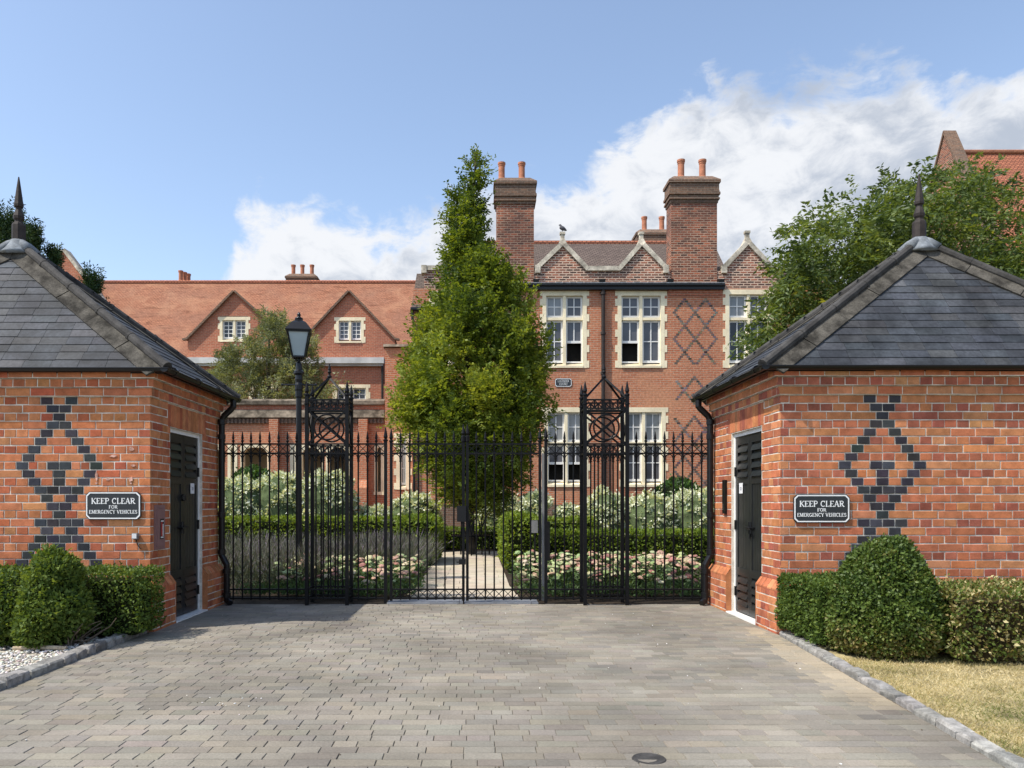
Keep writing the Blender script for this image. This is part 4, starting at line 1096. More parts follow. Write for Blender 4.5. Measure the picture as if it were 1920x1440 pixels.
def dome(name, label, c, rx, ry, prof, n, size, mat, core, cat_='shrub', group=None, t0=.5, tv=.2, wid=.62, depth=.06, ta=.12, wobble=.018, tz=None):
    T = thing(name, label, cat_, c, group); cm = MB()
    cm.lathe(c, [(max(.01, s*rx-.06), z) for z, s in prof[:-1]]+[(.005, prof[-1][0]-.06)], 20); cm.obj('stems', core, T)  # dark filling inside the leaves, its colour standing for the inner shade
    P, Q = dome_surface(n, c, rx, ry, prof); clip_leaves('foliage', P, Q, size, wid, mat, T, t0 if tz is None else t0+np.clip((tz[0]-P[:,2])/tz[0],0,1)*tz[1], tv, depth, ta, wobble); return T
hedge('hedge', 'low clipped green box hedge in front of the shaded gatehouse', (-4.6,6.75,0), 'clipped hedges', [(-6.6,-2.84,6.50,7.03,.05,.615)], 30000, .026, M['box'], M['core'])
dome('bush', 'bushy green dome rising out of the hedge beside the gravel', (PX(100,6.24),6.24,0), (.275), .33, [(.05,.68),(.15,.92),(.28,1.0),(.40,.92),(.50,.78),(.60,.70),(.68,.60),(.745,.46),(.79,.28),(.81,.05)], 13000, .031, M['box'], M['core'], t0=.62, wobble=.05)
dome('bush', 'loose low leafy bush bulging from the hedge, cut by the picture edge', (PX(18,6.30),6.30,0), .30, .30, [(.04,.6),(.15,.9),(.30,1.0),(.42,.92),(.52,.70),(.58,.40),(.60,.05)], 9000, .031, M['box'], M['core'], t0=.60, wobble=.035)
# bare stems showing under the left hedge
T = thing('woody_stems', 'bare brown woody stems fanning out beneath the hedge by the gravel', 'stems', (PX(165,6.25),6.30,0)); m = MB()
for i in range(46):
    x0, y0 = PX(random.gauss(118,20),6.3), 6.30+random.gauss(0,.06); a = random.uniform(-.35,1.0); l = random.uniform(.18,.42); up = random.uniform(.25,.9)
    p = Vector((x0,y0,.02)); pts = [p]; d = Vector((math.sin(a)*.8, random.uniform(-.45,.2), up)).normalized()
    for k in range(4): d = (d+Vector((random.gauss(0,.22),random.gauss(0,.2),random.gauss(0,.15)))).normalized(); p = p+d*l/4; pts.append(p)
    m.tube(pts, [.0085,.007,.006,.004,.0025], 5, cap=False)
m.obj('branches', M['twig'], T)
RH0 = 2.67
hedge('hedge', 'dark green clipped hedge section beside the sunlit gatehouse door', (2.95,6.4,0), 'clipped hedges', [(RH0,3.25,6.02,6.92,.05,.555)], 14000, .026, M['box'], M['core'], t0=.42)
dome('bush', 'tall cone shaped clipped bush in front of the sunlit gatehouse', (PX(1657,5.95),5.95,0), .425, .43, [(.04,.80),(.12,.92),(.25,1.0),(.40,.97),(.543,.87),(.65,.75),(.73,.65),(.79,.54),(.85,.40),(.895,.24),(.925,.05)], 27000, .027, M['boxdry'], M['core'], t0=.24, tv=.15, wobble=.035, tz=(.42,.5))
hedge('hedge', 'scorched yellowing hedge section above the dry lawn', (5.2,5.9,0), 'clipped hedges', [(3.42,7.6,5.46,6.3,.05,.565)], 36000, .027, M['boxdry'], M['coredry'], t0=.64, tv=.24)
# garden
hedge('garden_hedge', 'bright green low hedge behind the lavender', (-3.2,15.7,0), 'garden hedges', [(-6.5,-.98,15.1,15.9,.02,.90)], 14000, .05, M['gardenbox'], M['core'], t0=.6)
hedge('garden_hedge', 'rounded hedge end overhanging the path beside the lavender', (-.95,15.2,0), 'garden hedges', [(-1.55,-.72,14.3,16.4,.02,.93)], 7000, .05, M['gardenbox'], M['core'], t0=.5, rnd=.25)
hedge('garden_hedge', 'big rounded hedge block beside the path and the call box', (.78,13.6,0), 'garden hedges', [(.42,1.12,12.7,15.3,.02,1.0)], 9000, .05, M['gardenbox'], M['core'], t0=.55, rnd=.28)
hedge('garden_hedge', 'long low clipped hedge behind the broad bed of pale flowers', (3.0,14.6,0), 'garden hedges', [(1.25,5.2,14.2,15.0,.02,.66)], 10000, .05, M['gardenbox'], M['core'], t0=.45)
hedge('garden_hedge', 'light green hedge strip between the rounded block and the house', (1.8,15.5,0), 'garden hedges', [(1.15,2.35,15.25,15.75,.02,.88)], 4500, .055, M['gardenbox'], M['core'], t0=.62)
hedge('garden_hedge', 'low dark hedge closing the end of the path behind the tree', (0,19.7,0), 'garden hedges', [(-1.7,1.1,19.4,20.2,.02,.55)], 5000, .05, M['gardenbox'], M['core'], t0=.42)
def varieg(label, px_, py_top, Y, hw, n=2600):
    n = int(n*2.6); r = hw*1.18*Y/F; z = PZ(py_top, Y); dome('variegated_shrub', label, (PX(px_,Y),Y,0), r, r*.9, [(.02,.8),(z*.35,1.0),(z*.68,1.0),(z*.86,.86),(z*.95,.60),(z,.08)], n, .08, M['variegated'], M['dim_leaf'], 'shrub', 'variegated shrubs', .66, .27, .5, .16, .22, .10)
varieg('cream variegated shrub nearest the shaded gatehouse, under the arcade', 448, 897, 17.0, 48, 4200)
varieg('tall cream variegated shrub beside the lamp post', 525, 889, 17.3, 52, 4600)
varieg('cream variegated shrub seen through the gate tower by the lamp post', 612, 886, 17.2, 48, 4200)
varieg('small cream variegated shrub behind the short railing panel near the lamp post', 702, 948, 17.4, 28, 2000)
varieg('cream variegated shrub behind the gate leaf with the lock box', 775, 928, 18.6, 40, 3000)
varieg('cream variegated shrub behind the tree trunk and seat', 935, 924, 20.6, 36, 3000)
varieg('cream variegated shrub between the path and the call box', 1000, 918, 16.3, 26, 2400)
varieg('little cream variegated shrub under the lower window, behind the call box panel', 1062, 946, 16.3, 24, 1800)
varieg('cream variegated shrub seen through the gate tower by the drainpipe', 1135, 922, 16.1, 34, 3200)
varieg('broad cream variegated shrub behind the long railing panel beside the sunlit gatehouse', 1215, 930, 16.3, 52, 4600)
varieg('cream variegated shrub nearest the sunlit gatehouse, by its downpipe', 1305, 922, 16.3, 50, 4400)
dome('domed_shrub', 'dark green domed shrub standing under the arcade', (PX(476,19.4),19.4,0), .75, .7, [(.02,.8),(.9,1),(1.5,.9),(1.9,.6),(PZ(873,19.4),.05)], 5000, .085, M['dome'], M['core'], 'shrub', 'domed green shrubs')
dome('domed_shrub', 'dark green domed shrub under the diaper brickwork of the big house', (PX(1272,20.2),20.2,0), .85, .8, [(.02,.8),(.8,1),(1.3,.9),(1.6,.6),(PZ(893,20.2),.05)], 5600, .085, M['dome'], M['core'], 'shrub', 'domed green shrubs')
# lavender and sedum beds
def tufts(name, areas, mat, ln_, wid, kind='stuff'):
    PP = []; DD = []; LL = []; TT = []
    for (x0, x1, y0, y1, h, n) in areas:
        k = n//26; cx = rng.uniform(x0, x1, k); cy = rng.uniform(y0, y1, k)
        for i in range(k):
            m_ = 26; d = rng.normal(scale=.5, size=(m_, 3)); d[:, 2] = 1.0
            hh = h*rng.uniform(.75, 1.12)
            base = np.tile([cx[i], cy[i], 0.02], (m_, 1)) + rng.normal(scale=.05, size=(m_, 3))*[1,1,0]
            d = unit(d); t = rng.uniform(.15, .8, m_)[:, None]
            PP.append(base + d*hh*t); DD.append(d+rng.normal(scale=.18, size=(m_, 3))); LL.append(hh*rng.uniform(.12,.30,m_)); TT.append(np.clip(.15+t[:,0]*.75+rng.normal(scale=.14,size=m_), 0, 1))
    P = np.concatenate(PP); o = leaf_obj(name, P, np.concatenate(DD), rdir(len(P)), np.concatenate(LL), wid*rng.uniform(.7,1.3,len(P)), np.concatenate(TT), mat)
    return tag(o, kind=kind)
tufts('lavender', [(-3.6,-1.9,9.7,13.2,.62,20000),(-2.1,-.95,10.8,13.8,.72,20000),(-4.6,-2.6,12.5,14.6,.70,9000)], M['lavender'], .3, .009)
def sedum(name, x0, x1, y0, y1, h, n, edge):
    fl = MB(); C = []
    for i in range(n):
        x = random.uniform(x0, x1); y_ = random.uniform(y0, y1); z = (h*random.uniform(.62, 1.0))*(1-.35*max(0,(y0+.5-y_))/.5)
        if edge(x, y_): continue
        s = random.uniform(.030, .058); t = jit(random.choice(((.46,.38,.24),(.48,.34,.24),(.40,.41,.22),(.46,.29,.21),(.36,.17,.14),(.28,.36,.15),(.50,.43,.29),(.36,.41,.21))), .1)
        tilt = Vector((random.gauss(0,.25), random.gauss(-.18,.25), 1)).normalized(); ax = tilt.cross(Vector((1,0,0))).normalized(); ay = tilt.cross(ax)
        n0 = len(fl.v); rings = ((1.0,.0),(.95,.22),(.62,.42)); kk = 9
        for rr, hh in rings:
            for j in range(kk):
                a = 6.283*j/kk; w_ = s*rr*random.uniform(.82, 1.15); p = Vector((x,y_,z))+ax*w_*math.cos(a)+ay*w_*math.sin(a)+tilt*s*(hh+random.uniform(-.07,.07)); fl.v.append(tuple(p))
        fl.v.append(tuple(Vector((x,y_,z))+tilt*s*.46))
        for q in range(2):
            for j in range(kk): fl.f.append((n0+q*kk+j, n0+q*kk+(j+1)%kk, n0+(q+1)*kk+(j+1)%kk, n0+(q+1)*kk+j)); fl.t.append(jit(t, .10))
        for j in range(kk): fl.f.append((n0+2*kk+j, n0+2*kk+(j+1)%kk, n0+3*kk)); fl.t.append(jit(t, .10))
        fl.f.append(tuple(n0+j for j in range(kk-1, -1, -1))); fl.t.append(t); C.append((x, y_, z))
    tag(fl.obj('sedum_flowers', M['flower']), kind='stuff')
    m_ = len(C)*16; c = np.array([C[i//16] for i in range(m_)]); c[:, 2] *= rng.uniform(.15, .97, m_); c[:, :2] += rng.normal(scale=.05, size=(m_, 2))
    d = rng.normal(scale=1, size=(m_, 3)); d[:, 2] = np.abs(d[:, 2])*.5
    o = leaf_obj('sedum_leaves', c, d, rdir(m_), rng.uniform(.05,.085,m_), .03, rng.uniform(.1,1,m_), M['sedumleaf']); tag(o, kind='stuff')
sedum('sedum', -2.6, -.75, 9.5, 11.0, .46, 260, lambda x, y: x < -2.0 and random.random() < .45)
sedum('sedum', .50, 3.0, 9.55, 11.4, .47, 430, lambda x, y: x < .55+max(0, 10.4-y)*.1 and y > 10.6)
tufts('bed_foliage', [(.55,3.0,9.35,9.8,.22,2500),(-2.9,-.9,9.35,9.7,.22,2500)], M['sedumleaf'], .2, .02)
#@@BUILD
# ------------------------------------------------------------------ buildings behind
def wall_holes(mb, x0, x1, z0, z1, holes, y, depth=.32):
    xs = sorted({x0, x1, *[h[0] for h in holes], *[h[1] for h in holes]}); zs = sorted({z0, z1, *[h[2] for h in holes], *[h[3] for h in holes]})
    xs = [v for v in xs if x0 <= v <= x1]; zs = [v for v in zs if z0 <= v <= z1]
    for a, b in zip(xs[:-1], xs[1:]):
        for c, d in zip(zs[:-1], zs[1:]):
            mx, mz = (a+b)/2, (c+d)/2
            if any(h[0] < mx < h[1] and h[2] < mz < h[3] for h in holes): continue
            mb.quad([(a,y,c),(b,y,c),(b,y,d),(a,y,d)])
    for h in holes:
        a, b, c, d = h
        mb.quad([(a,y,c),(a,y,d),(a,y+depth,d),(a,y+depth,c)]); mb.quad([(b,y,c),(b,y+depth,c),(b,y+depth,d),(b,y,d)])
        mb.quad([(a,y,d),(b,y,d),(b,y+depth,d),(a,y+depth,d)]); mb.quad([(a,y,c),(a,y+depth,c),(b,y+depth,c),(b,y,c)])
def strip(mb, poly, wd, y0, y1):
    """coping: band of thickness wd laid above a polyline (x,z)"""
    for i, (a, b) in enumerate(zip(poly[:-1], poly[1:])):
        dx, dz = b[0]-a[0], b[1]-a[1]; l = math.hypot(dx, dz); nx, nz = -dz/l*wd, dx/l*wd
        if nz < 0: nx, nz = -nx, -nz
        e = .004*(i % 2)
        mb.prism([a, b, (b[0]+nx, b[1]+nz), (a[0]+nx, a[1]+nz)], y0-e, y1+e)
def sash(parent, x0, x1, z0, z1, y, rows, cols, fw=.062, gb=.032, glassm='pane', open_rows=()):
    """one glazed light: white frame with glazing bars, panes behind"""
    s = MB(); s.box(x0,x0+fw,y,y+.05,z0,z1); s.box(x1-fw,x1,y,y+.05,z0,z1); s.box(x0+fw,x1-fw,y,y+.05,z0,z0+fw*1.3); s.box(x0+fw,x1-fw,y,y+.05,z1-fw,z1)
    a0, a1, c0, c1 = x0+fw, x1-fw, z0+fw*1.3, z1-fw
    for i in range(1, cols): xm = a0+(a1-a0)*i/cols; s.box(xm-gb/2, xm+gb/2, y+.006, y+.044, c0, c1)
    for i in range(1, rows): zm = c0+(c1-c0)*i/rows; s.box(a0, a1, y+.010, y+.040, zm-gb/2, zm+gb/2)
    s.obj('sash_frame', M['white'], parent)
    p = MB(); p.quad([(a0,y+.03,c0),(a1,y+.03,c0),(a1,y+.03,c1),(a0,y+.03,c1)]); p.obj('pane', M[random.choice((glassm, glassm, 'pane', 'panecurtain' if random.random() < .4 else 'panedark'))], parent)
def stone_window(T, Y, xo0, xo1, zb, zt, zts, ntop=2, quoins=True, panes=('pane','pane','pane','pane'), mull=1, opening=None, blank=None, lower='sash', bays=2):
    """two-light mullioned window dressed in cream stone; zts = transom height or None"""
    w = MB(); jw, hd, sl = .13, .16, .10; pr = .014; dp = .24; mw = .10
    w.box(xo0, xo1, Y-pr, Y+dp, zt-hd, zt)
    w.box(xo0, xo0+jw, Y-pr-.002, Y+dp, zb, zt-hd-.001); w.box(xo1-jw, xo1, Y-pr-.002, Y+dp, zb, zt-hd-.001)
    w.prism([(Y-pr-.03, zb), (Y+dp, zb), (Y+dp, zb+.19), (Y+.03, zb+.10), (Y-pr-.03, zb+.085)], xo0+jw+.001, xo1-jw-.001, axis='X')
    xi0, xi1 = xo0+jw, xo1-jw; lw = (xi1-xi0-mw*(bays-1))/bays; lights = []
    for i in range(bays):
        a = xi0+i*(lw+mw); lights.append((a, a+lw))
        if i: w.box(a-mw, a, Y+.012, Y+dp-.01, zb+.08, zt-hd-.002)
    if zts: w.box(xi0, xi1, Y+.018, Y+dp-.02, zts-.045, zts+.045)
    if quoins:
        nq = max(2, round((zt-zb-.1)/.52)); hq = (zt-zb)/nq
        for i in range(nq):
            for (a, b) in ((xo0-.085, xo0-.001), (xo1+.001, xo1+.085)): w.box(a, b, Y-pr+.001, Y+.10, zb+i*hq+hq*.02, zb+i*hq+hq*.48)
        w.box(xo0-.085, xo0-.001, Y-pr+.003, Y+.1, zt-hd, zt-.001); w.box(xo1+.001, xo1+.085, Y-pr+.003, Y+.1, zt-hd, zt-.001)
    W = w.obj('window', M['cream'], T)
    ys = Y+.105; k = 0
    for i, (a, b) in enumerate(lights):
        if zts:
            sash(W, a, b, zts+.045, zt-hd, ys, 2, 2, glassm=panes[i])
            z0, z1 = zb+.19, zts-.045; mid = z0+(z1-z0)*.48
            if lower == 'sash':
                if opening is not None and i in opening:     # lower half slid up, near-black box behind stands for the dark room
                    sash(W, a, b, mid-.02, z1, ys, 1, 2, glassm=panes[2+i])
                    f = MB(); f.box(a, a+.04, ys, ys+.05, z0, mid-.021); f.box(b-.04, b, ys, ys+.05, z0, mid-.021); f.box(a+.04, b-.04, ys, ys+.06, z0-.0, z0+.05); f.obj('sash_frame', M['white'], W)
                else: sash(W, a, b, z0, z1, ys, 2, 2, glassm=panes[2+i])
        else: sash(W, a, b, zb+.17, zt-hd, ys, 4 if bays == 2 else 3, 2, glassm=panes[i])
    return W, (xo0+.02, xo1-.02, zb+.02, zt-.02)
def pot(T, x, y, z, r=.15, h=.55):
    m = MB(); m.lathe((x,y,z), [(r*.92,0),(r*.92,h*.12),(r*.80,h*.16),(r*.78,h*.78),(r*.86,h*.80),(r*.86,h*.86),(r*.98,h*.9),(r*.98,h),(r*.7,h),(r*.7,h*.8)], 14); return m.obj('chimney_pot', M['pot'], T)
def stack(T, x0, x1, y0, y1, z0, z1, pots, mat='stack', ph=.55, pr=.15):
    m = MB(); zc = z1-.95 if z1-z0 > 1.6 else z1-.5
    m.box(x0, x1, y0, y1, z0, zc); S = m.obj('chimney', M[mat], T)
    c = MB(); k = (z1-zc)/.95
    for (za, zb, e) in ((0,.10,.03),(.10,.16,.075),(.16,.26,.045),(.26,.34,.09),(.34,.41,.065),(.41,.66,.055),(.66,.76,.10)): c.box(x0-e, x1+e, y0-e, y1+e, zc+za*k, zc+zb*k)
    e = .10; zt = zc+.76*k
    c.hexa([(x0-e,y0-e,zt),(x1+e,y0-e,zt),(x1+e,y1+e,zt),(x0-e,y1+e,zt),(x0+.12,y0+.12,z1),(x1-.12,y0+.12,z1),(x1-.12,y1-.12,z1),(x0+.12,y1-.12,z1)])
    c.obj('chimney_cap', M['brown'] if mat != 'range' else M['brown'], S)
    for (x, y) in pots: 
        o = pot(T, x, y, z1-.05, pr, ph); o.parent = S; ORIG[o.name] = origin(T)
    return S

# ---- the big house with two tall chimneys
YM = 26.0
X = lambda p: PX(p, YM); Z = lambda p: PZ(p, YM)
HOUSE = thing('brick_house', 'tall red brick house with two big chimneys and small gables behind the gates', 'house', (X(1150), YM, 0))
holes = []
WIN = []
for (a, b, t, bt, tr, pn, op) in (
    (809, 881, 545.5, 690, 597.5, ('pane','pane','pane','pane'), None),
    (1017, 1100, 545.5, 690, 597.5, ('pane','pane','pane','pane'), (1,)),
    (1158, 1246, 545.5, 690, 597.5, ('pane','pane','pane','pane'), (0,)),
    (1360, 1447, 543, 690, 597.5, ('panedark','panedark','panedark','panedark'), None),
    (1020, 1103, 764, 913, 831, ('panecurtain','panecurtain','pane','pane'), (0,1)),
    (1166, 1248, 764, 913, 831, ('panecurtain','panecurtain','pane','panecurtain'), None),
    (1400, 1480, 764, 913, 831, ('pane','pane','pane','pane'), None),
    (740, 770, 810, 920, None, ('pane','pane'), None)):
    if a == 740: continue
    W, h = stone_window(HOUSE, YM, X(a), X(b), Z(bt), Z(t), Z(tr), panes=pn, opening=op); holes.append(h)
w = MB(); XA, XB = X(775), X(1640); zg = Z(541)
wall_holes(w, XA, XB, -.1, zg, holes, YM)
w.quad([(XA,YM,-.1),(XA,YM,Z(582)),(XA,YM+7,Z(582)),(XA,YM+7,-.1)]); w.quad([(XB,YM,-.1),(XB,YM+7,-.1),(XB,YM+7,zg),(XB,YM,zg)])
wl = w.obj('wall', M['house'], HOUSE)
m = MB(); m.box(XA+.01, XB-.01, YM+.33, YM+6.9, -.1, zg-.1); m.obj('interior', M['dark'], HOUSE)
m = MB(); m.box(XA, XB, YM-.06, YM-.001, -.1, Z(950)); m.box(XA, XB, YM-.04, YM-.001, Z(950)+.001, Z(946)); m.obj('plinth', M['brown'], HOUSE)
# sooty brick parapet with gablets
zc = Z(507); ztip = Z(462)
prof = [(795,507),(822,507),(868,464),(914,507),(1008,507.1),(1055,462),(1099,508),(1163,508),(1203,462),(1248,508),(1357,508),(1402,460),(1447,508),(1560,508)]
P2 = [(X(a), Z(b)) for a, b in prof]
pp = MB()
for a, b in zip(P2[:-1], P2[1:]): pp.prism([(a[0], zg), (b[0], zg), b, a], YM+.001, YM+.36)
pa = pp.obj('parapet', M['parapet'], HOUSE)
for q in (P2[0:4], P2[4:10], P2[10:]):
    cp = MB(); strip(cp, q, .15, YM-.07, YM+.43)
    for a in (q[0][0], q[-1][0]): cp.box(a-.09, a+.09, YM-.09, YM+.3, zc-.10, zc+.16)
    cp.obj('coping', M['oldstone'], pa)
for a, b in ((868,464),(1055,462),(1203,462),(1402,460)):
    f = MB(); x = X(a); z = Z(b); f.hexa([(x-.17,YM-.06,z+.02),(x+.17,YM-.06,z+.02),(x+.17,YM+.3,z+.02),(x-.17,YM+.3,z+.02),(x-.07,YM,z+.26),(x+.07,YM,z+.26),(x+.07,YM+.16,z+.26),(x-.07,YM+.16,z+.26)])
    f.box(x-.065, x+.065, YM+.01, YM+.14, z+.26, z+.42); f.box(x-.09, x+.09, YM-.01, YM+.16, z+.42, z+.50); f.obj('gable_finial', M['oldstone'], pa)
# roof
m = MB(); yr = 30.0; zr = PZ(456, yr); ye = YM+.37; zeb = Z(505)-.2
a, b, c, d = (X(830), ye, zeb), (X(1376), ye, zeb), (PX(1338, yr), yr, zr), (PX(905, yr), yr, zr)
m.quad([a, b, c, d]); m.quad([(X(830),34,zeb),(X(1376),34,zeb),c,d]); m.quad([b,(X(1376),34,zeb),c]); m.quad([a,(X(830),34,zeb),d])
rf = m.obj('roof', M['browntile'], HOUSE)
m = MB(); m.tube([d, c], .10, 8); m.obj('ridge_tiles', M['tile2'], rf)
m = MB(); m.quad([(X(772), YM-.18, Z(581)), (X(797), YM-.18, Z(581)), (X(797), YM+1.4, PZ(513,YM+1.4)), (X(772)+.06, YM+1.4, PZ(513,YM+1.4))]); m.quad([(X(772), YM-.18, Z(581)), (X(772)+.06, YM+1.4, PZ(513,YM+1.4)), (X(772)+.06, YM+1.4, Z(581)-.1)])
m.obj('side_roof', M['browntile'], HOUSE)
m = MB(); m.tube([(X(771),YM-.25,Z(583)),(X(800),YM-.25,Z(583))], .07, 8); m.tube([(X(774),YM-.12,Z(583)),(X(774),YM-.12,Z(600)),(X(777),YM-.08,Z(606)),(X(777),YM-.08,0)], .05, 8); m.obj('side_gutter', M['black'], HOUSE)
# chimneys
stack(HOUSE, X(931), X(1001), YM-.03, YM+.62, zg+.001, Z(331), [(X(941),YM+.25),(X(979),YM+.25)], ph=.62, pr=.135)
stack(HOUSE, X(1258), X(1344), YM-.03, YM+.62, zg+.001, Z(328), [(X(1280.5),YM+.25),(X(1321),YM+.25)], ph=.66, pr=.14)
y3 = 31.5; stack(HOUSE, PX(1196,y3), PX(1262,y3), y3, y3+.7, 9.8, PZ(428,y3), [(PX(1211,y3),y3+.3),(PX(1244,y3),y3+.3)], ph=.62, pr=.13)
# rainwater goods
m = MB(); m.box(X(880), X(1356), YM-.16, YM-.012, zg-.07, zg+.06); m.tube([(X(880),YM-.17,zg+.075),(X(1356),YM-.17,zg+.075)], .05, 8); gt_ = m.obj('gutter', M['black'], HOUSE)
m = MB(); m.tube([(X(880),YM-.19,zg+.135),(X(1356),YM-.19,zg+.135)], .022, 6); m.obj('lead_edge', M['lead'], gt_)
for a in (1005, 1128, 1255, 1350):
    m = MB(); m.hexa([(X(a)-.07,YM-.17,zg+.08),(X(a)+.07,YM-.17,zg+.08),(X(a)+.07,YM-.02,zg+.08),(X(a)-.07,YM-.02,zg+.08),(X(a)-.11,YM-.2,zg+.27),(X(a)+.11,YM-.2,zg+.27),(X(a)+.11,YM-.01,zg+.27),(X(a)-.11,YM-.01,zg+.27)]); m.obj('hopper', M['black'], HOUSE)
m = MB(); m.tube([(X(1130),YM-.09,zg),(X(1130),YM-.09,0.0)], .062, 10)
for zq in np.arange(1.5, zg, 1.35): m.lathe((X(1130),YM-.09,float(zq)), [(.062,-.05),(.085,-.045),(.085,.045),(.062,.05)], 10)
m.obj('drainpipe', M['finial'], HOUSE)
m = MB()
for (a, b, e) in ((542,546,.10),(546.3,550,.07),(550.3,554,.045),(554.3,557,.02)): m.box(X(1253), X(1353), YM-e, YM-.001, Z(b), Z(a))
m.obj('corbel_courses', M['range'], HOUSE)
# diaper work in blue bricks
m = MB(); hp = X(1303.4)-X(1283.7); cr = (Z(576.5)-Z(601.3))/6
def dia(xc, zt_, n, x0, x1):
    """lattice of crossing diagonals starting with diamond tips at xc, zt"""
    for r_ in range(n):
        z = zt_-r_*cr; ph = r_ % 12; k = ph if ph <= 6 else 12-ph
        done = set()
        for base in range(-4, 5):
            for s in (-1, 1):
                x = xc+base*2*hp+s*hp*k/6
                if round(x*50) in done: continue
                done.add(round(x*50))
                if x0-.02 <= x <= x1+.02:
                    if random.random() < .985: m.box(x-.052, x+.052, YM-.004, YM+.01, z-.068, z-.008, jit((.17,.135,.12), .3))
for args in ((X(1283.7), Z(559), 30, X(1262), X(1343)), (X(1302), Z(705), 13, X(1270), X(1330)), (X(1302), Z(779), 38, X(1264), X(1345))):
    m = MB(); dia(*args); m.obj('diaper_pattern', M['darkbrick'], wl)
plate('name_plaque', 'small dark blue name plaque between the upper and lower windows of the house', X(1040.5), X(1072), Z(725.5), Z(709.5), YM-.005, .05, [('LAVENDER', Z(716.6), .078, .74, .75), ('COURT', Z(722.2), .078, .85, .75)], bw=.018, inset=.008)
# pigeon on the gablet finial
T = thing('pigeon', 'grey pigeon perched on a gable finial of the big house', 'bird', (X(1055), YM+.08, Z(462)+.5)); xb, zb_ = X(1055), Z(462)+.5
m = MB(); m.tube([(xb+.14,YM+.08,zb_+.06),(xb+.08,YM+.08,zb_+.10),(xb+.02,YM+.08,zb_+.13),(xb-.045,YM+.08,zb_+.17),(xb-.05,YM+.08,zb_+.215),(xb-.055,YM+.08,zb_+.235),(xb-.075,YM+.08,zb_+.25),(xb-.10,YM+.08,zb_+.252),(xb-.125,YM+.08,zb_+.245)], [.02,.05,.075,.07,.045,.03,.034,.024,.006], 10)
for s in (-.02, .02): m.tube([(xb,YM+.08+s,zb_+.08),(xb,YM+.08+s,zb_)], .007, 5)
m.obj('bird_body', plain('pigeon_feathers', (.10,.10,.115), .7, .4, 30, .2), T, smooth=True)

# ---- link building left of the big house
YK = 27.0; X = lambda p: PX(p, YK); Z = lambda p: PZ(p, YK)
LINK = thing('link_building', 'narrow lower red brick wing joining the big house and the arcade', 'building', (X(748), YK, 0))
W, h = stone_window(LINK, YK, X(743), X(768), Z(918), Z(812), None, bays=1, panes=('pane',))
w = MB(); wall_holes(w, X(722), X(790), -.1, Z(652), [h], YK); w.quad([(X(722),YK,-.1),(X(722),YK,Z(652)),(X(722),YK+4,Z(652)),(X(722),YK+4,-.1)]); w.quad([(X(722),YK,Z(652)),(X(790),YK,Z(652)),(X(790),YK+4,Z(652)),(X(722),YK+4,Z(652))])
w.obj('wall', M['house'], LINK)
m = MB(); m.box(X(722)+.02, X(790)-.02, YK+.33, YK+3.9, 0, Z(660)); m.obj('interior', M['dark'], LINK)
m = MB(); m.prism([(YK-.12,Z(651)),(YK+.5,Z(651)),(YK+.5,Z(642)),(YK-.06,Z(646))], X(719), X(800), axis='X'); m.obj('coping', M['arcadestone'], LINK)

# ---- single storey arcade
YA_ = 28.0; X = lambda p: PX(p, YA_); Z = lambda p: PZ(p, YA_)
ARC = thing('arcade', 'single storey brick arcade with stone arches behind the lavender bed', 'building', (X(560), YA_, 0))
op = [(X(a), X(b), Z(922), Z(838)) for a, b in ((300,350),(372,418),(428,444),(452,506),(545,556),(562,606),(612,655),(703,719))]
w = MB(); wall_holes(w, X(190), X(721.5), -.1, Z(785), op, YA_, .45); w.obj('wall', M['house'], ARC)
m = MB(); m.box(X(190), X(721), YA_+2.6, YA_+2.7, -.1, Z(790)); m.obj('rear_wall', M['tan'], ARC)
m = MB(); m.box(X(190), X(721), YA_+.451, YA_+2.6, Z(800), Z(790)); m.obj('ceiling', M['tan'], ARC)
for a in (300, 345, 516.5, 682.5):
    m = MB(); m.box(X(a)-.16, X(a)+.16, YA_-.30, YA_-.001, -.1, Z(787)); m.hexa([(X(a)-.16,YA_-.48,-.1),(X(a)+.16,YA_-.48,-.1),(X(a)+.16,YA_-.301,-.1),(X(a)-.16,YA_-.301,-.1),(X(a)-.16,YA_-.48,Z(915)),(X(a)+.16,YA_-.48,Z(915)),(X(a)+.16,YA_-.301,Z(900)),(X(a)-.16,YA_-.301,Z(900))]); m.obj('buttress', M['house'], ARC)
for a, b, c, d in op:
    m = MB(); m.box(a-.02, a+.09, YA_-.02, YA_+.2, c, d+.10); m.box(b-.09, b+.02, YA_-.02, YA_+.2, c, d+.10); m.box(a+.091, b-.091, YA_-.018, YA_+.2, d-.02, d+.10)
    k = min(.22, (b-a)/2-.1)
    for (q, s) in ((a+.09, 1), (b-.09, -1)): m.prism([(q, d-.021), (q+s*k, d-.021), (q+s*k*.45, d-.021-k*.28), (q, d-.021-k*.9)], YA_-.01, YA_+.18)
    m.box(a-.04, b+.04, YA_-.05, YA_+.2, c-.12, c-.001); m.obj('stone_arch', M['cream'], ARC)
m = MB(); m.box(X(190), X(721), YA_-.02, YA_+.4, Z(784.5), Z(768.5)); m.box(X(190), X(721), YA_-.06, YA_-.021, Z(794), Z(784)); 
for i in range(110):
    xx_ = X(190)+.14*i
    if xx_ < X(720): m.box(xx_, xx_+.07, YA_-.10, YA_-.0605, Z(794), Z(785))
m.obj('dentil_course', M['brown'], ARC)
m = MB(); m.prism([(YA_-.16,Z(783.5)),(YA_+.1,Z(783.5)),(YA_+.1,Z(767)),(YA_-.02,Z(768))], X(189), X(721.2), axis='X'); m.obj('weathering', M['arcadestone'], ARC)
m = MB(); m.box(X(190), X(721), YA_+.0, YA_+.4, Z(768), Z(757)); m.obj('parapet', M['range'], ARC)
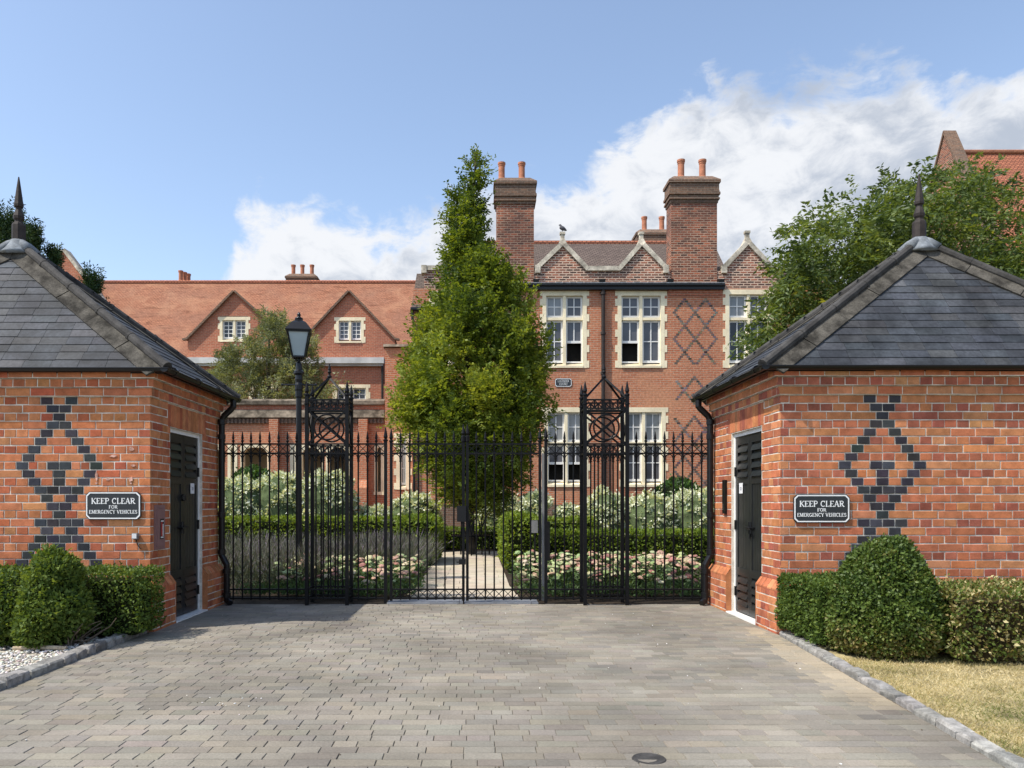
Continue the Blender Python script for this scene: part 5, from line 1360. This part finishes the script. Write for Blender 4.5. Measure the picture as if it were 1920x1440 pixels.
m = MB(); m.prism([(YA_-.10,Z(759)),(YA_+.5,Z(759)),(YA_+.5,Z(750)),(YA_+.1,Z(747.5)),(YA_-.10,Z(752))], X(188), X(721.3), axis='X'); m.obj('coping', M['arcadestone'], ARC)

# ---- long range with the orange roof
YR = 37.0; X = lambda p: PX(p, YR); Z = lambda p: PZ(p, YR)
RANGE = thing('brick_range', 'long brick building with a wide orange tiled roof and two pointed gables', 'building', (X(500), YR, 0))
holes = []
for a, b, t, bt in ((412,466,594,641),(630,682,595,643),(627,691,721,775),(470,520,721,775)):
    W, h = stone_window(RANGE, YR, X(a), X(b), Z(bt), Z(t), None, panes=('panedark','pane')); holes.append(h)
w = MB(); zco = Z(676); wall_holes(w, X(120), X(790), -.1, zco, [q for q in holes if q[3] < zco], YR)
for (a, tip, b) in ((352,440,540),(570,655,741)):
    hh = [q for q in holes if q[2] > zco and X(a) < q[0] < X(b)]
    zk = Z(638); wall_holes(w, X(a), X(b), zco, zk, [(q[0], q[1], q[2], zk) for q in hh if q[2] < zk], YR)
    # gable triangle sliced into strips so the window opening stays clear
    n = 24; xt = X(tip); zt = Z(548)
    for i in range(n):
        z0, z1 = zk+(zt-zk)*i/n, zk+(zt-zk)*(i+1)/n
        def edge(z): f = (z-zk)/(zt-zk); return X(a)+(xt-X(a))*f, X(b)+(xt-X(b))*f
        l0, r0 = edge(z0); l1, r1 = edge(z1); q = hh[0]
        if q[2] < (z0+z1)/2 < q[3]: w.quad([(l0,YR,z0),(q[0],YR,z0),(q[0],YR,z1),(l1,YR,z1)]); w.quad([(q[1],YR,z0),(r0,YR,z0),(r1,YR,z1),(q[1],YR,z1)])
        else: w.quad([(l0,YR,z0),(r0,YR,z0),(r1,YR,z1),(l1,YR,z1)])
w.obj('wall', M['range'], RANGE)
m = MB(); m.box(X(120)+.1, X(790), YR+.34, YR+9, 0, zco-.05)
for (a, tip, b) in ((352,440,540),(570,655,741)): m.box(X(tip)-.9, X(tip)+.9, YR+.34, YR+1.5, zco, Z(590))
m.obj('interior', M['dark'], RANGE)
yrr = 42.0; zr = PZ(530, yrr); slope = (zr-zco)/(yrr-YR-.0)
m = MB(); m.quad([(X(120),YR+.02,zco),(X(800),YR+.02,zco),(PX(800,yrr)+1,yrr,zr),(PX(178,yrr),yrr,zr)]); m.quad([(X(120),47,zco),(X(800),47,zco),(PX(800,yrr)+1,yrr,zr),(PX(178,yrr),yrr,zr)])
for (a, tip, b) in ((352,440,540),(570,655,741)):
    zk = Z(638); zt = Z(548)+.02; yv = YR+(zt-zco)/slope; yk = YR+(zk-zco)/slope
    m.quad([(X(a)-.05,YR-.12,zk-.03),(X(tip),YR-.12,zt+.04),(X(tip),yv,zt),(X(a),yk,zk)]); m.quad([(X(tip),YR-.12,zt+.04),(X(b)+.05,YR-.12,zk-.03),(X(b),yk,zk),(X(tip),yv,zt)])
rf = m.obj('roof', M['tile'], RANGE)
m = MB(); m.tube([(PX(178,yrr),yrr,zr+.02),(PX(800,yrr)+1,yrr,zr+.02)], .11, 8); m.obj('ridge_tiles', M['tile2'], rf)
m = MB()
for (a, tip, b) in ((352,440,540),(570,655,741)): strip(m, [(X(a-8),Z(639)),(X(a),Z(638)),(X(tip),Z(548))], .09, YR-.16, YR+.05); strip(m, [(X(tip),Z(548)),(X(b),Z(638)),(X(b+8),Z(639))], .09, YR-.163, YR+.053)
m.obj('verge', M['brown'], rf)
m = MB(); m.box(X(300), X(721), YR-.30, YR-.001, Z(683), Z(672)); m.box(X(300), X(719), YR-.18, YR-.002, Z(687), Z(683)-.001); m.obj('cornice', M['headstone'], RANGE)
m = MB(); m.tube([(X(717.5),YR-.12,Z(685)),(X(717.5),YR-.12,0)], .06, 8); m.obj('drainpipe', M['finial'], RANGE)
y4 = 43.0; stack(RANGE, PX(538,y4), PX(592,y4), y4, y4+.8, 11.5, PZ(512,y4), [(PX(547,y4),y4+.4),(PX(564,y4),y4+.4),(PX(582,y4),y4+.4)], 'range', ph=.62, pr=.14)
S = MB(); S.box(PX(333,y4), PX(347,y4), y4, y4+.9, 11.5, PZ(526.5,y4)); S = S.obj('chimney', M['range'], RANGE)
for q in range(3): 
    o = pot(RANGE, PX(337+q*3.5,y4), y4+.15+q*.3, PZ(527,y4), .14, .62); o.parent = S; ORIG[o.name] = origin(RANGE)
# gable wing behind the conifers
YW = 39.0; X2 = lambda p: PX(p, YW); Z2 = lambda p: PZ(p, YW)
m = MB(); m.prism([(X2(20),8),(X2(215),8),(X2(215),Z2(600)),(X2(118),Z2(470)),(X2(20),Z2(600))], YW, YW+.4); wg = m.obj('gable_wing', M['range'], RANGE)
m = MB(); strip(m, [(X2(15),Z2(606)),(X2(118),Z2(470)),(X2(220),Z2(606))], .16, YW-.1, YW+.5); m.obj('coping', M['oldstone'], wg)
m = MB(); m.quad([(X2(152),YW+.4,Z2(512)),(PX(205,44),44,PZ(548,44)),(PX(215,44),44,PZ(640,44)),(X2(215),YW+.4,Z2(600))]); m.obj('valley_roof', M['browntile'], wg)

# ---- tall gabled building at the far right
FAR = thing('gabled_building', 'distant brick gable end with an orange roof rising above the broad leafy tree', 'building', (PX(1780,33)+5, 33, 0))
xg = PX(1771,33); za = PZ(252,33); tn = 1.95; hd = 4.2; th = .42
m = MB(); m.prism([(33-hd,-.1),(33+hd,-.1),(33+hd,za-tn*hd),(33+.02,za-.05),(33-.02,za-.05),(33-hd,za-tn*hd)], xg, xg+th, axis='X'); m.obj('gable_wall', M['stack'], FAR)
m = MB()
for s in (-1, 1): m.hexa([(xg-.06,33+s*.02,za-.02),(xg+th+.06,33+s*.02,za-.02),(xg+th+.06,33+s*hd,za-tn*hd),(xg-.06,33+s*hd,za-tn*hd),(xg-.06,33+s*.02,za+.16),(xg+th+.06,33+s*.02,za+.16),(xg+th+.06,33+s*(hd+.12),za-tn*hd+.1),(xg-.06,33+s*(hd+.12),za-tn*hd+.1)])
m.obj('coping', M['brown'], FAR)
zr = PZ(287,33); m = MB()
m.quad([(xg+th,33,zr),(xg+16,33,zr),(xg+16,33-hd,zr-tn*hd),(xg+th,33-hd,zr-tn*hd)]); m.quad([(xg+th,33,zr),(xg+16,33,zr),(xg+16,33+hd,zr-tn*hd),(xg+th,33+hd,zr-tn*hd)])
rf = m.obj('roof', M['tile2'], FAR)
m = MB(); m.tube([(xg+th,33,zr+.03),(xg+16,33,zr+.03)], .11, 8); m.obj('ridge_tiles', M['tile'], rf)
m = MB(); m.box(xg+th+.01, xg+16, 33-hd+.2, 33+hd-.2, -.1, zr-tn*hd+.3); m.obj('wall', M['range'], FAR)

# ------------------------------------------------------------------ trees
def limb(mb, p, q, r0, r1, bend=.25, n=6):
    p = Vector(p); q = Vector(q); l = (q-p).length; off = Vector((random.gauss(0,bend), random.gauss(0,bend), random.gauss(0,bend*.4)))*l*.3
    mid = (p+q)/2+off; pts = []; rs = []
    for i in range(n+1):
        t = i/n; pts.append(p*(1-t)**2+mid*2*t*(1-t)+q*t*t); rs.append(r0+(r1-r0)*t)
    mb.tube(pts, rs, 7, cap=False); return pts
def tree(name, label, base, top, r0, blobs, per, length, nl, size, wid, mat, tint_of, group=None, droop=0., up=.25, cat_='tree', bark='bark', njit=.45):
    T = thing(name, label, cat_, base, group)
    m = MB(); tr = limb(m, base, top, r0, r0*.25, .06, 10)
    for b in blobs[::max(1, len(blobs)//45)]:
        z = base[2]+(b[2]-base[2])*random.uniform(.35, .7); f = min(1, max(0, (z-base[2])/(top[2]-base[2]))); p = tr[min(len(tr)-1, int(f*(len(tr)-1)))]
        limb(m, p, tuple(Vector(p)+(Vector(b[:3])-Vector(p))*.8), max(.012, r0*.38*(1-f*.6)), .007, .25)
    m.obj('trunk', M[bark], T)
    P, D, Nn, L, W, t = blob_crown(blobs, per, length, nl, size, wid, tint_of, up, droop, njit)
    leaf_obj('crown', P, D, Nn, L, W, t, mat, T)
    return T
# hornbeam in the middle
YT = 17.6; PRO = [(282,897,1,1),(300,895,7,7),(330,889,18,18),(355,886,26,26),(385,880,36,32),(410,877,42,34),(440,874,46,34),(470,877,48,44),(500,884,54,66),(550,893,82,90),(600,898,112,128),(650,900,130,140),(690,896,150,142),(730,890,158,146),(780,888,154,146),(830,890,138,144),(870,892,112,122),(900,892,92,102),(930,890,62,70),(950,888,36,40)]
pz = np.array([PZ(p[0], YT) for p in PRO])[::-1]; pc = np.array([PX(p[1], YT) for p in PRO])[::-1]; pl = np.array([p[2]*YT/F for p in PRO])[::-1]; pr_ = np.array([p[3]*YT/F for p in PRO])[::-1]
blobs = []
zz = np.linspace(pz[0], pz[-1], 300); ww = np.interp(zz, pz, (pl+pr_)/2); pw = ww**1.0+.10; pw /= pw.sum()
for i in range(330):
    z = float(rng.choice(zz, p=pw)); a = random.uniform(0, 6.283); l, r_ = float(np.interp(z, pz, pl)), float(np.interp(z, pz, pr_)); rad = (r_ if math.cos(a) > 0 else l); rad_y = (l+r_)/2
    rb = min(max(.15, .36*min(1, rad/.8)), .34)*random.uniform(.7, 1.1)
    k = max(.0, 1-rb*.72/max(rad, .05))*random.uniform(.2, 1)**.38*random.uniform(.82, 1.1)
    blobs.append((float(np.interp(z, pz, pc))+rad*k*math.cos(a), YT+rad_y*k*math.sin(a), z, rb, 1.25))
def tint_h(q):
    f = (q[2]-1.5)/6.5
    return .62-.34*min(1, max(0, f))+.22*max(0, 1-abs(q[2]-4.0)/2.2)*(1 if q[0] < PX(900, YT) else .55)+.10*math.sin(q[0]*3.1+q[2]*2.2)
xt = PX(884, YT)
tree('hornbeam_tree', 'tall narrow yellow-green tree standing behind the closed gates', (xt, YT, 0), (PX(893,YT), YT, PZ(285,YT)), .10, blobs, 420, .30, 13, .085, .52, M['hornbeam'], tint_h, droop=.10, up=.9, njit=.3)
# metal seat round its trunk
T = thing('tree_seat', 'black metal seat ringing the trunk of the narrow tree', 'seat', (xt, YT, 0))
m = MB(); rr = .50
for i in range(6):
    a = R(60*i+30); b = R(60*i+90); p = (xt+rr*math.cos(a), YT+rr*math.sin(a)); q = (xt+rr*math.cos(b), YT+rr*math.sin(b)); ip = (xt+.26*math.cos(a), YT+.26*math.sin(a)); iq = (xt+.26*math.cos(b), YT+.26*math.sin(b))
    for k in range(5):
        f = k/4; m.bar((p[0]+(ip[0]-p[0])*f, p[1]+(ip[1]-p[1])*f, .44), (q[0]+(iq[0]-q[0])*f, q[1]+(iq[1]-q[1])*f, .44), .03, .012)
sm = m.obj('seat', M['iron'], T)
for i in range(6):
    a = R(60*i+30); m = MB()
    for r_ in (rr-.03, .28): m.tube([(xt+r_*math.cos(a), YT+r_*math.sin(a), 0), (xt+r_*math.cos(a), YT+r_*math.sin(a), .44)], .014, 6)
    m.obj('leg', M['iron'], T)
    b = R(60*i+90); m = MB()
    m.tube([(xt+.27*math.cos(a)+(.27*math.cos(b)-.27*math.cos(a))*t_, YT+.27*math.sin(a)+(.27*math.sin(b)-.27*math.sin(a))*t_, .46+.42*math.sin(math.pi*t_)) for t_ in np.linspace(0, 1, 9)], .011, 6)
    for t_ in (.25, .5, .75): m.tube([(xt+.27*math.cos(a)+(.27*math.cos(b)-.27*math.cos(a))*t_, YT+.27*math.sin(a)+(.27*math.sin(b)-.27*math.sin(a))*t_, .45), (xt+.27*math.cos(a)+(.27*math.cos(b)-.27*math.cos(a))*t_, YT+.27*math.sin(a)+(.27*math.sin(b)-.27*math.sin(a))*t_, .46+.42*math.sin(math.pi*t_))], .008, 5)
    m.obj('backrest', M['iron'], T)
def px_blobs(lst, Y, dy, seed_shape=1.0):
    out = []
    for (x, y, r_) in lst:
        Yq = Y+random.uniform(-dy, dy); out.append((PX(x, Yq), Yq, PZ(y, Yq), r_*Yq/F, seed_shape))
    return out
# cherry on the right
poly = [(1425,668),(1420,640),(1412,605),(1435,578),(1452,548),(1464,505),(1478,466),(1500,425),(1535,398),(1565,372),(1598,350),(1625,372),(1650,350),(1690,340),(1720,325),(1750,330),(1790,312),(1812,305),(1835,335),(1858,345),(1890,360),(1920,400),(1990,420),(2080,500),(2100,640),(1900,700),(1600,700),(1440,700)]
def inside(x, y, pg):
    c = False
    for i in range(len(pg)):
        x1, y1 = pg[i]; x2, y2 = pg[i-1]
        if (y1 > y) != (y2 > y) and x < (x2-x1)*(y-y1)/(y2-y1)+x1: c = not c
    return c
lst = []
while len(lst) < 270:
    x, y = random.uniform(1365, 2100), random.uniform(305, 700)
    yr_ = 745-(x-1308)*.715 if x < 1720 else 450+(x-1720)*.45
    if y < yr_+55 and inside(x, y, poly) and inside(x, y-10, poly): lst.append((x, y, random.uniform(16, 34)))
for q in ((1596,356,10),(1590,372,13),(1478,446,12),(1468,470,14),(1545,388,12),(1812,308,9),(1812,322,12),(1720,332,12),(1855,345,10),(1868,370,13),(1885,345,8),(1385,655,7),(1402,668,9),(1408,690,9),(1398,606,7),(1418,600,12),(1412,630,11),(1428,572,10),(1455,600,18),(1440,655,14),(1475,560,22),(1470,520,20),(1485,500,20),(1465,660,18)): lst.append(q)
bl = px_blobs(lst, 15.0, 1.5)
tree('cherry_tree', 'broad leafy green tree spreading behind the sunlit gatehouse', (PX(1745,15.2), 15.2, 0), (PX(1740,15.2), 15.2, PZ(380,15.2)), .16, bl, 230, .36, 14, .11, .38, M['cherry'], lambda q: .42+.10*math.sin(q[0]*2.3+q[2]*3)+(.5 if abs(q[0]-PX(1492,15)) < .35 and abs(q[2]-PZ(585,15)) < .35 and random.random() < .5 else 0), droop=.35, up=.2)
# olive-green tree behind the arcade
poly = [(392,712),(412,682),(430,662),(455,650),(474,632),(486,600),(505,590),(526,602),(542,618),(560,630),(582,642),(594,662),(600,695),(612,725),(622,760),(385,760)]
lst = []
while len(lst) < 130:
    x, y = random.uniform(370, 640), random.uniform(568, 765)
    if inside(x, y, poly): lst.append((x, y, random.uniform(9, 16)))
bl = px_blobs(lst, 32.0, 1.6)
tree('olive_green_tree', 'grey-green bushy tree behind the arcade and the lamp post', (PX(505,32), 32, 0), (PX(505,32), 32, PZ(600,32)), .14, bl, 420, .30, 13, .11, .36, M['birch'], lambda q: .55+.14*math.sin(q[0]*2+q[2]*2.7), up=.6)
lst = [(632,706,7),(640,716,8),(626,722,8),(648,728,7),(618,735,8),(655,738,7),(638,735,8),(622,748,7)]
bl = px_blobs(lst, 29.4, .3)
tree('young_tree', 'small sparse reddish-leaved shrub seen through the spire of a gate tower', (PX(632,29.4), 29.4, 0), (PX(634,29.4), 29.4, PZ(715,29.4)), .05, bl, 60, .4, 8, .13, .4, M['birch'], lambda q: .35, cat_='shrub')
# conifers behind the left gatehouse
def conifer(label, xp, top, Y, hw, n):
    z1 = PZ(top, Y); x0 = PX(xp, Y); Hh = z1-.5; C = []; A = []; t = []
    for i in range(n):
        f = random.random()**.75; z = .6+Hh*(1-f)*1.0; rad = hw*(.02+f*.98)*random.uniform(.2, 1)**.7; lay = 1+.3*math.sin(z*7)
        a = random.uniform(0, 6.283); rad *= lay
        C.append((x0+rad*math.cos(a)*.55, Y+rad*math.sin(a)*.55, z)); A.append((math.cos(a), math.sin(a), .32 if f > .1 else 1.2)); t.append(.4+.25*random.gauss(0, 1)+.15*math.sin(z*5+a*2))
    T = thing('conifer_tree', label, 'tree', (x0, Y, 0), 'conifers behind the shaded gatehouse')
    m = MB(); m.tube([(x0,Y,0),(x0,Y,z1)], [.14,.02], 8); m.obj('trunk', M['bark'], T)
    P, D, Nn, L, W, tt = sprays(np.array(C), np.array(A), hw*.40, 22, .085, .30, np.array(t), droop=-.12)
    leaf_obj('crown', P, D, Nn, L, W, tt, M['conifer'], T)
conifer('tall dark conifer behind the finial of the shaded gatehouse', 12, 418, 19.0, 1.3, 5200)
conifer('dark conifer beside and a little lower than the shaded gatehouse finial', 60, 442, 18.0, .8, 3600)
conifer('smaller conifer in front of the distant brick gable', 100, 478, 18.4, .6, 2600)
conifer('lowest conifer, its tip over the end of the orange roof', 172, 530, 19.0, .85, 3200)
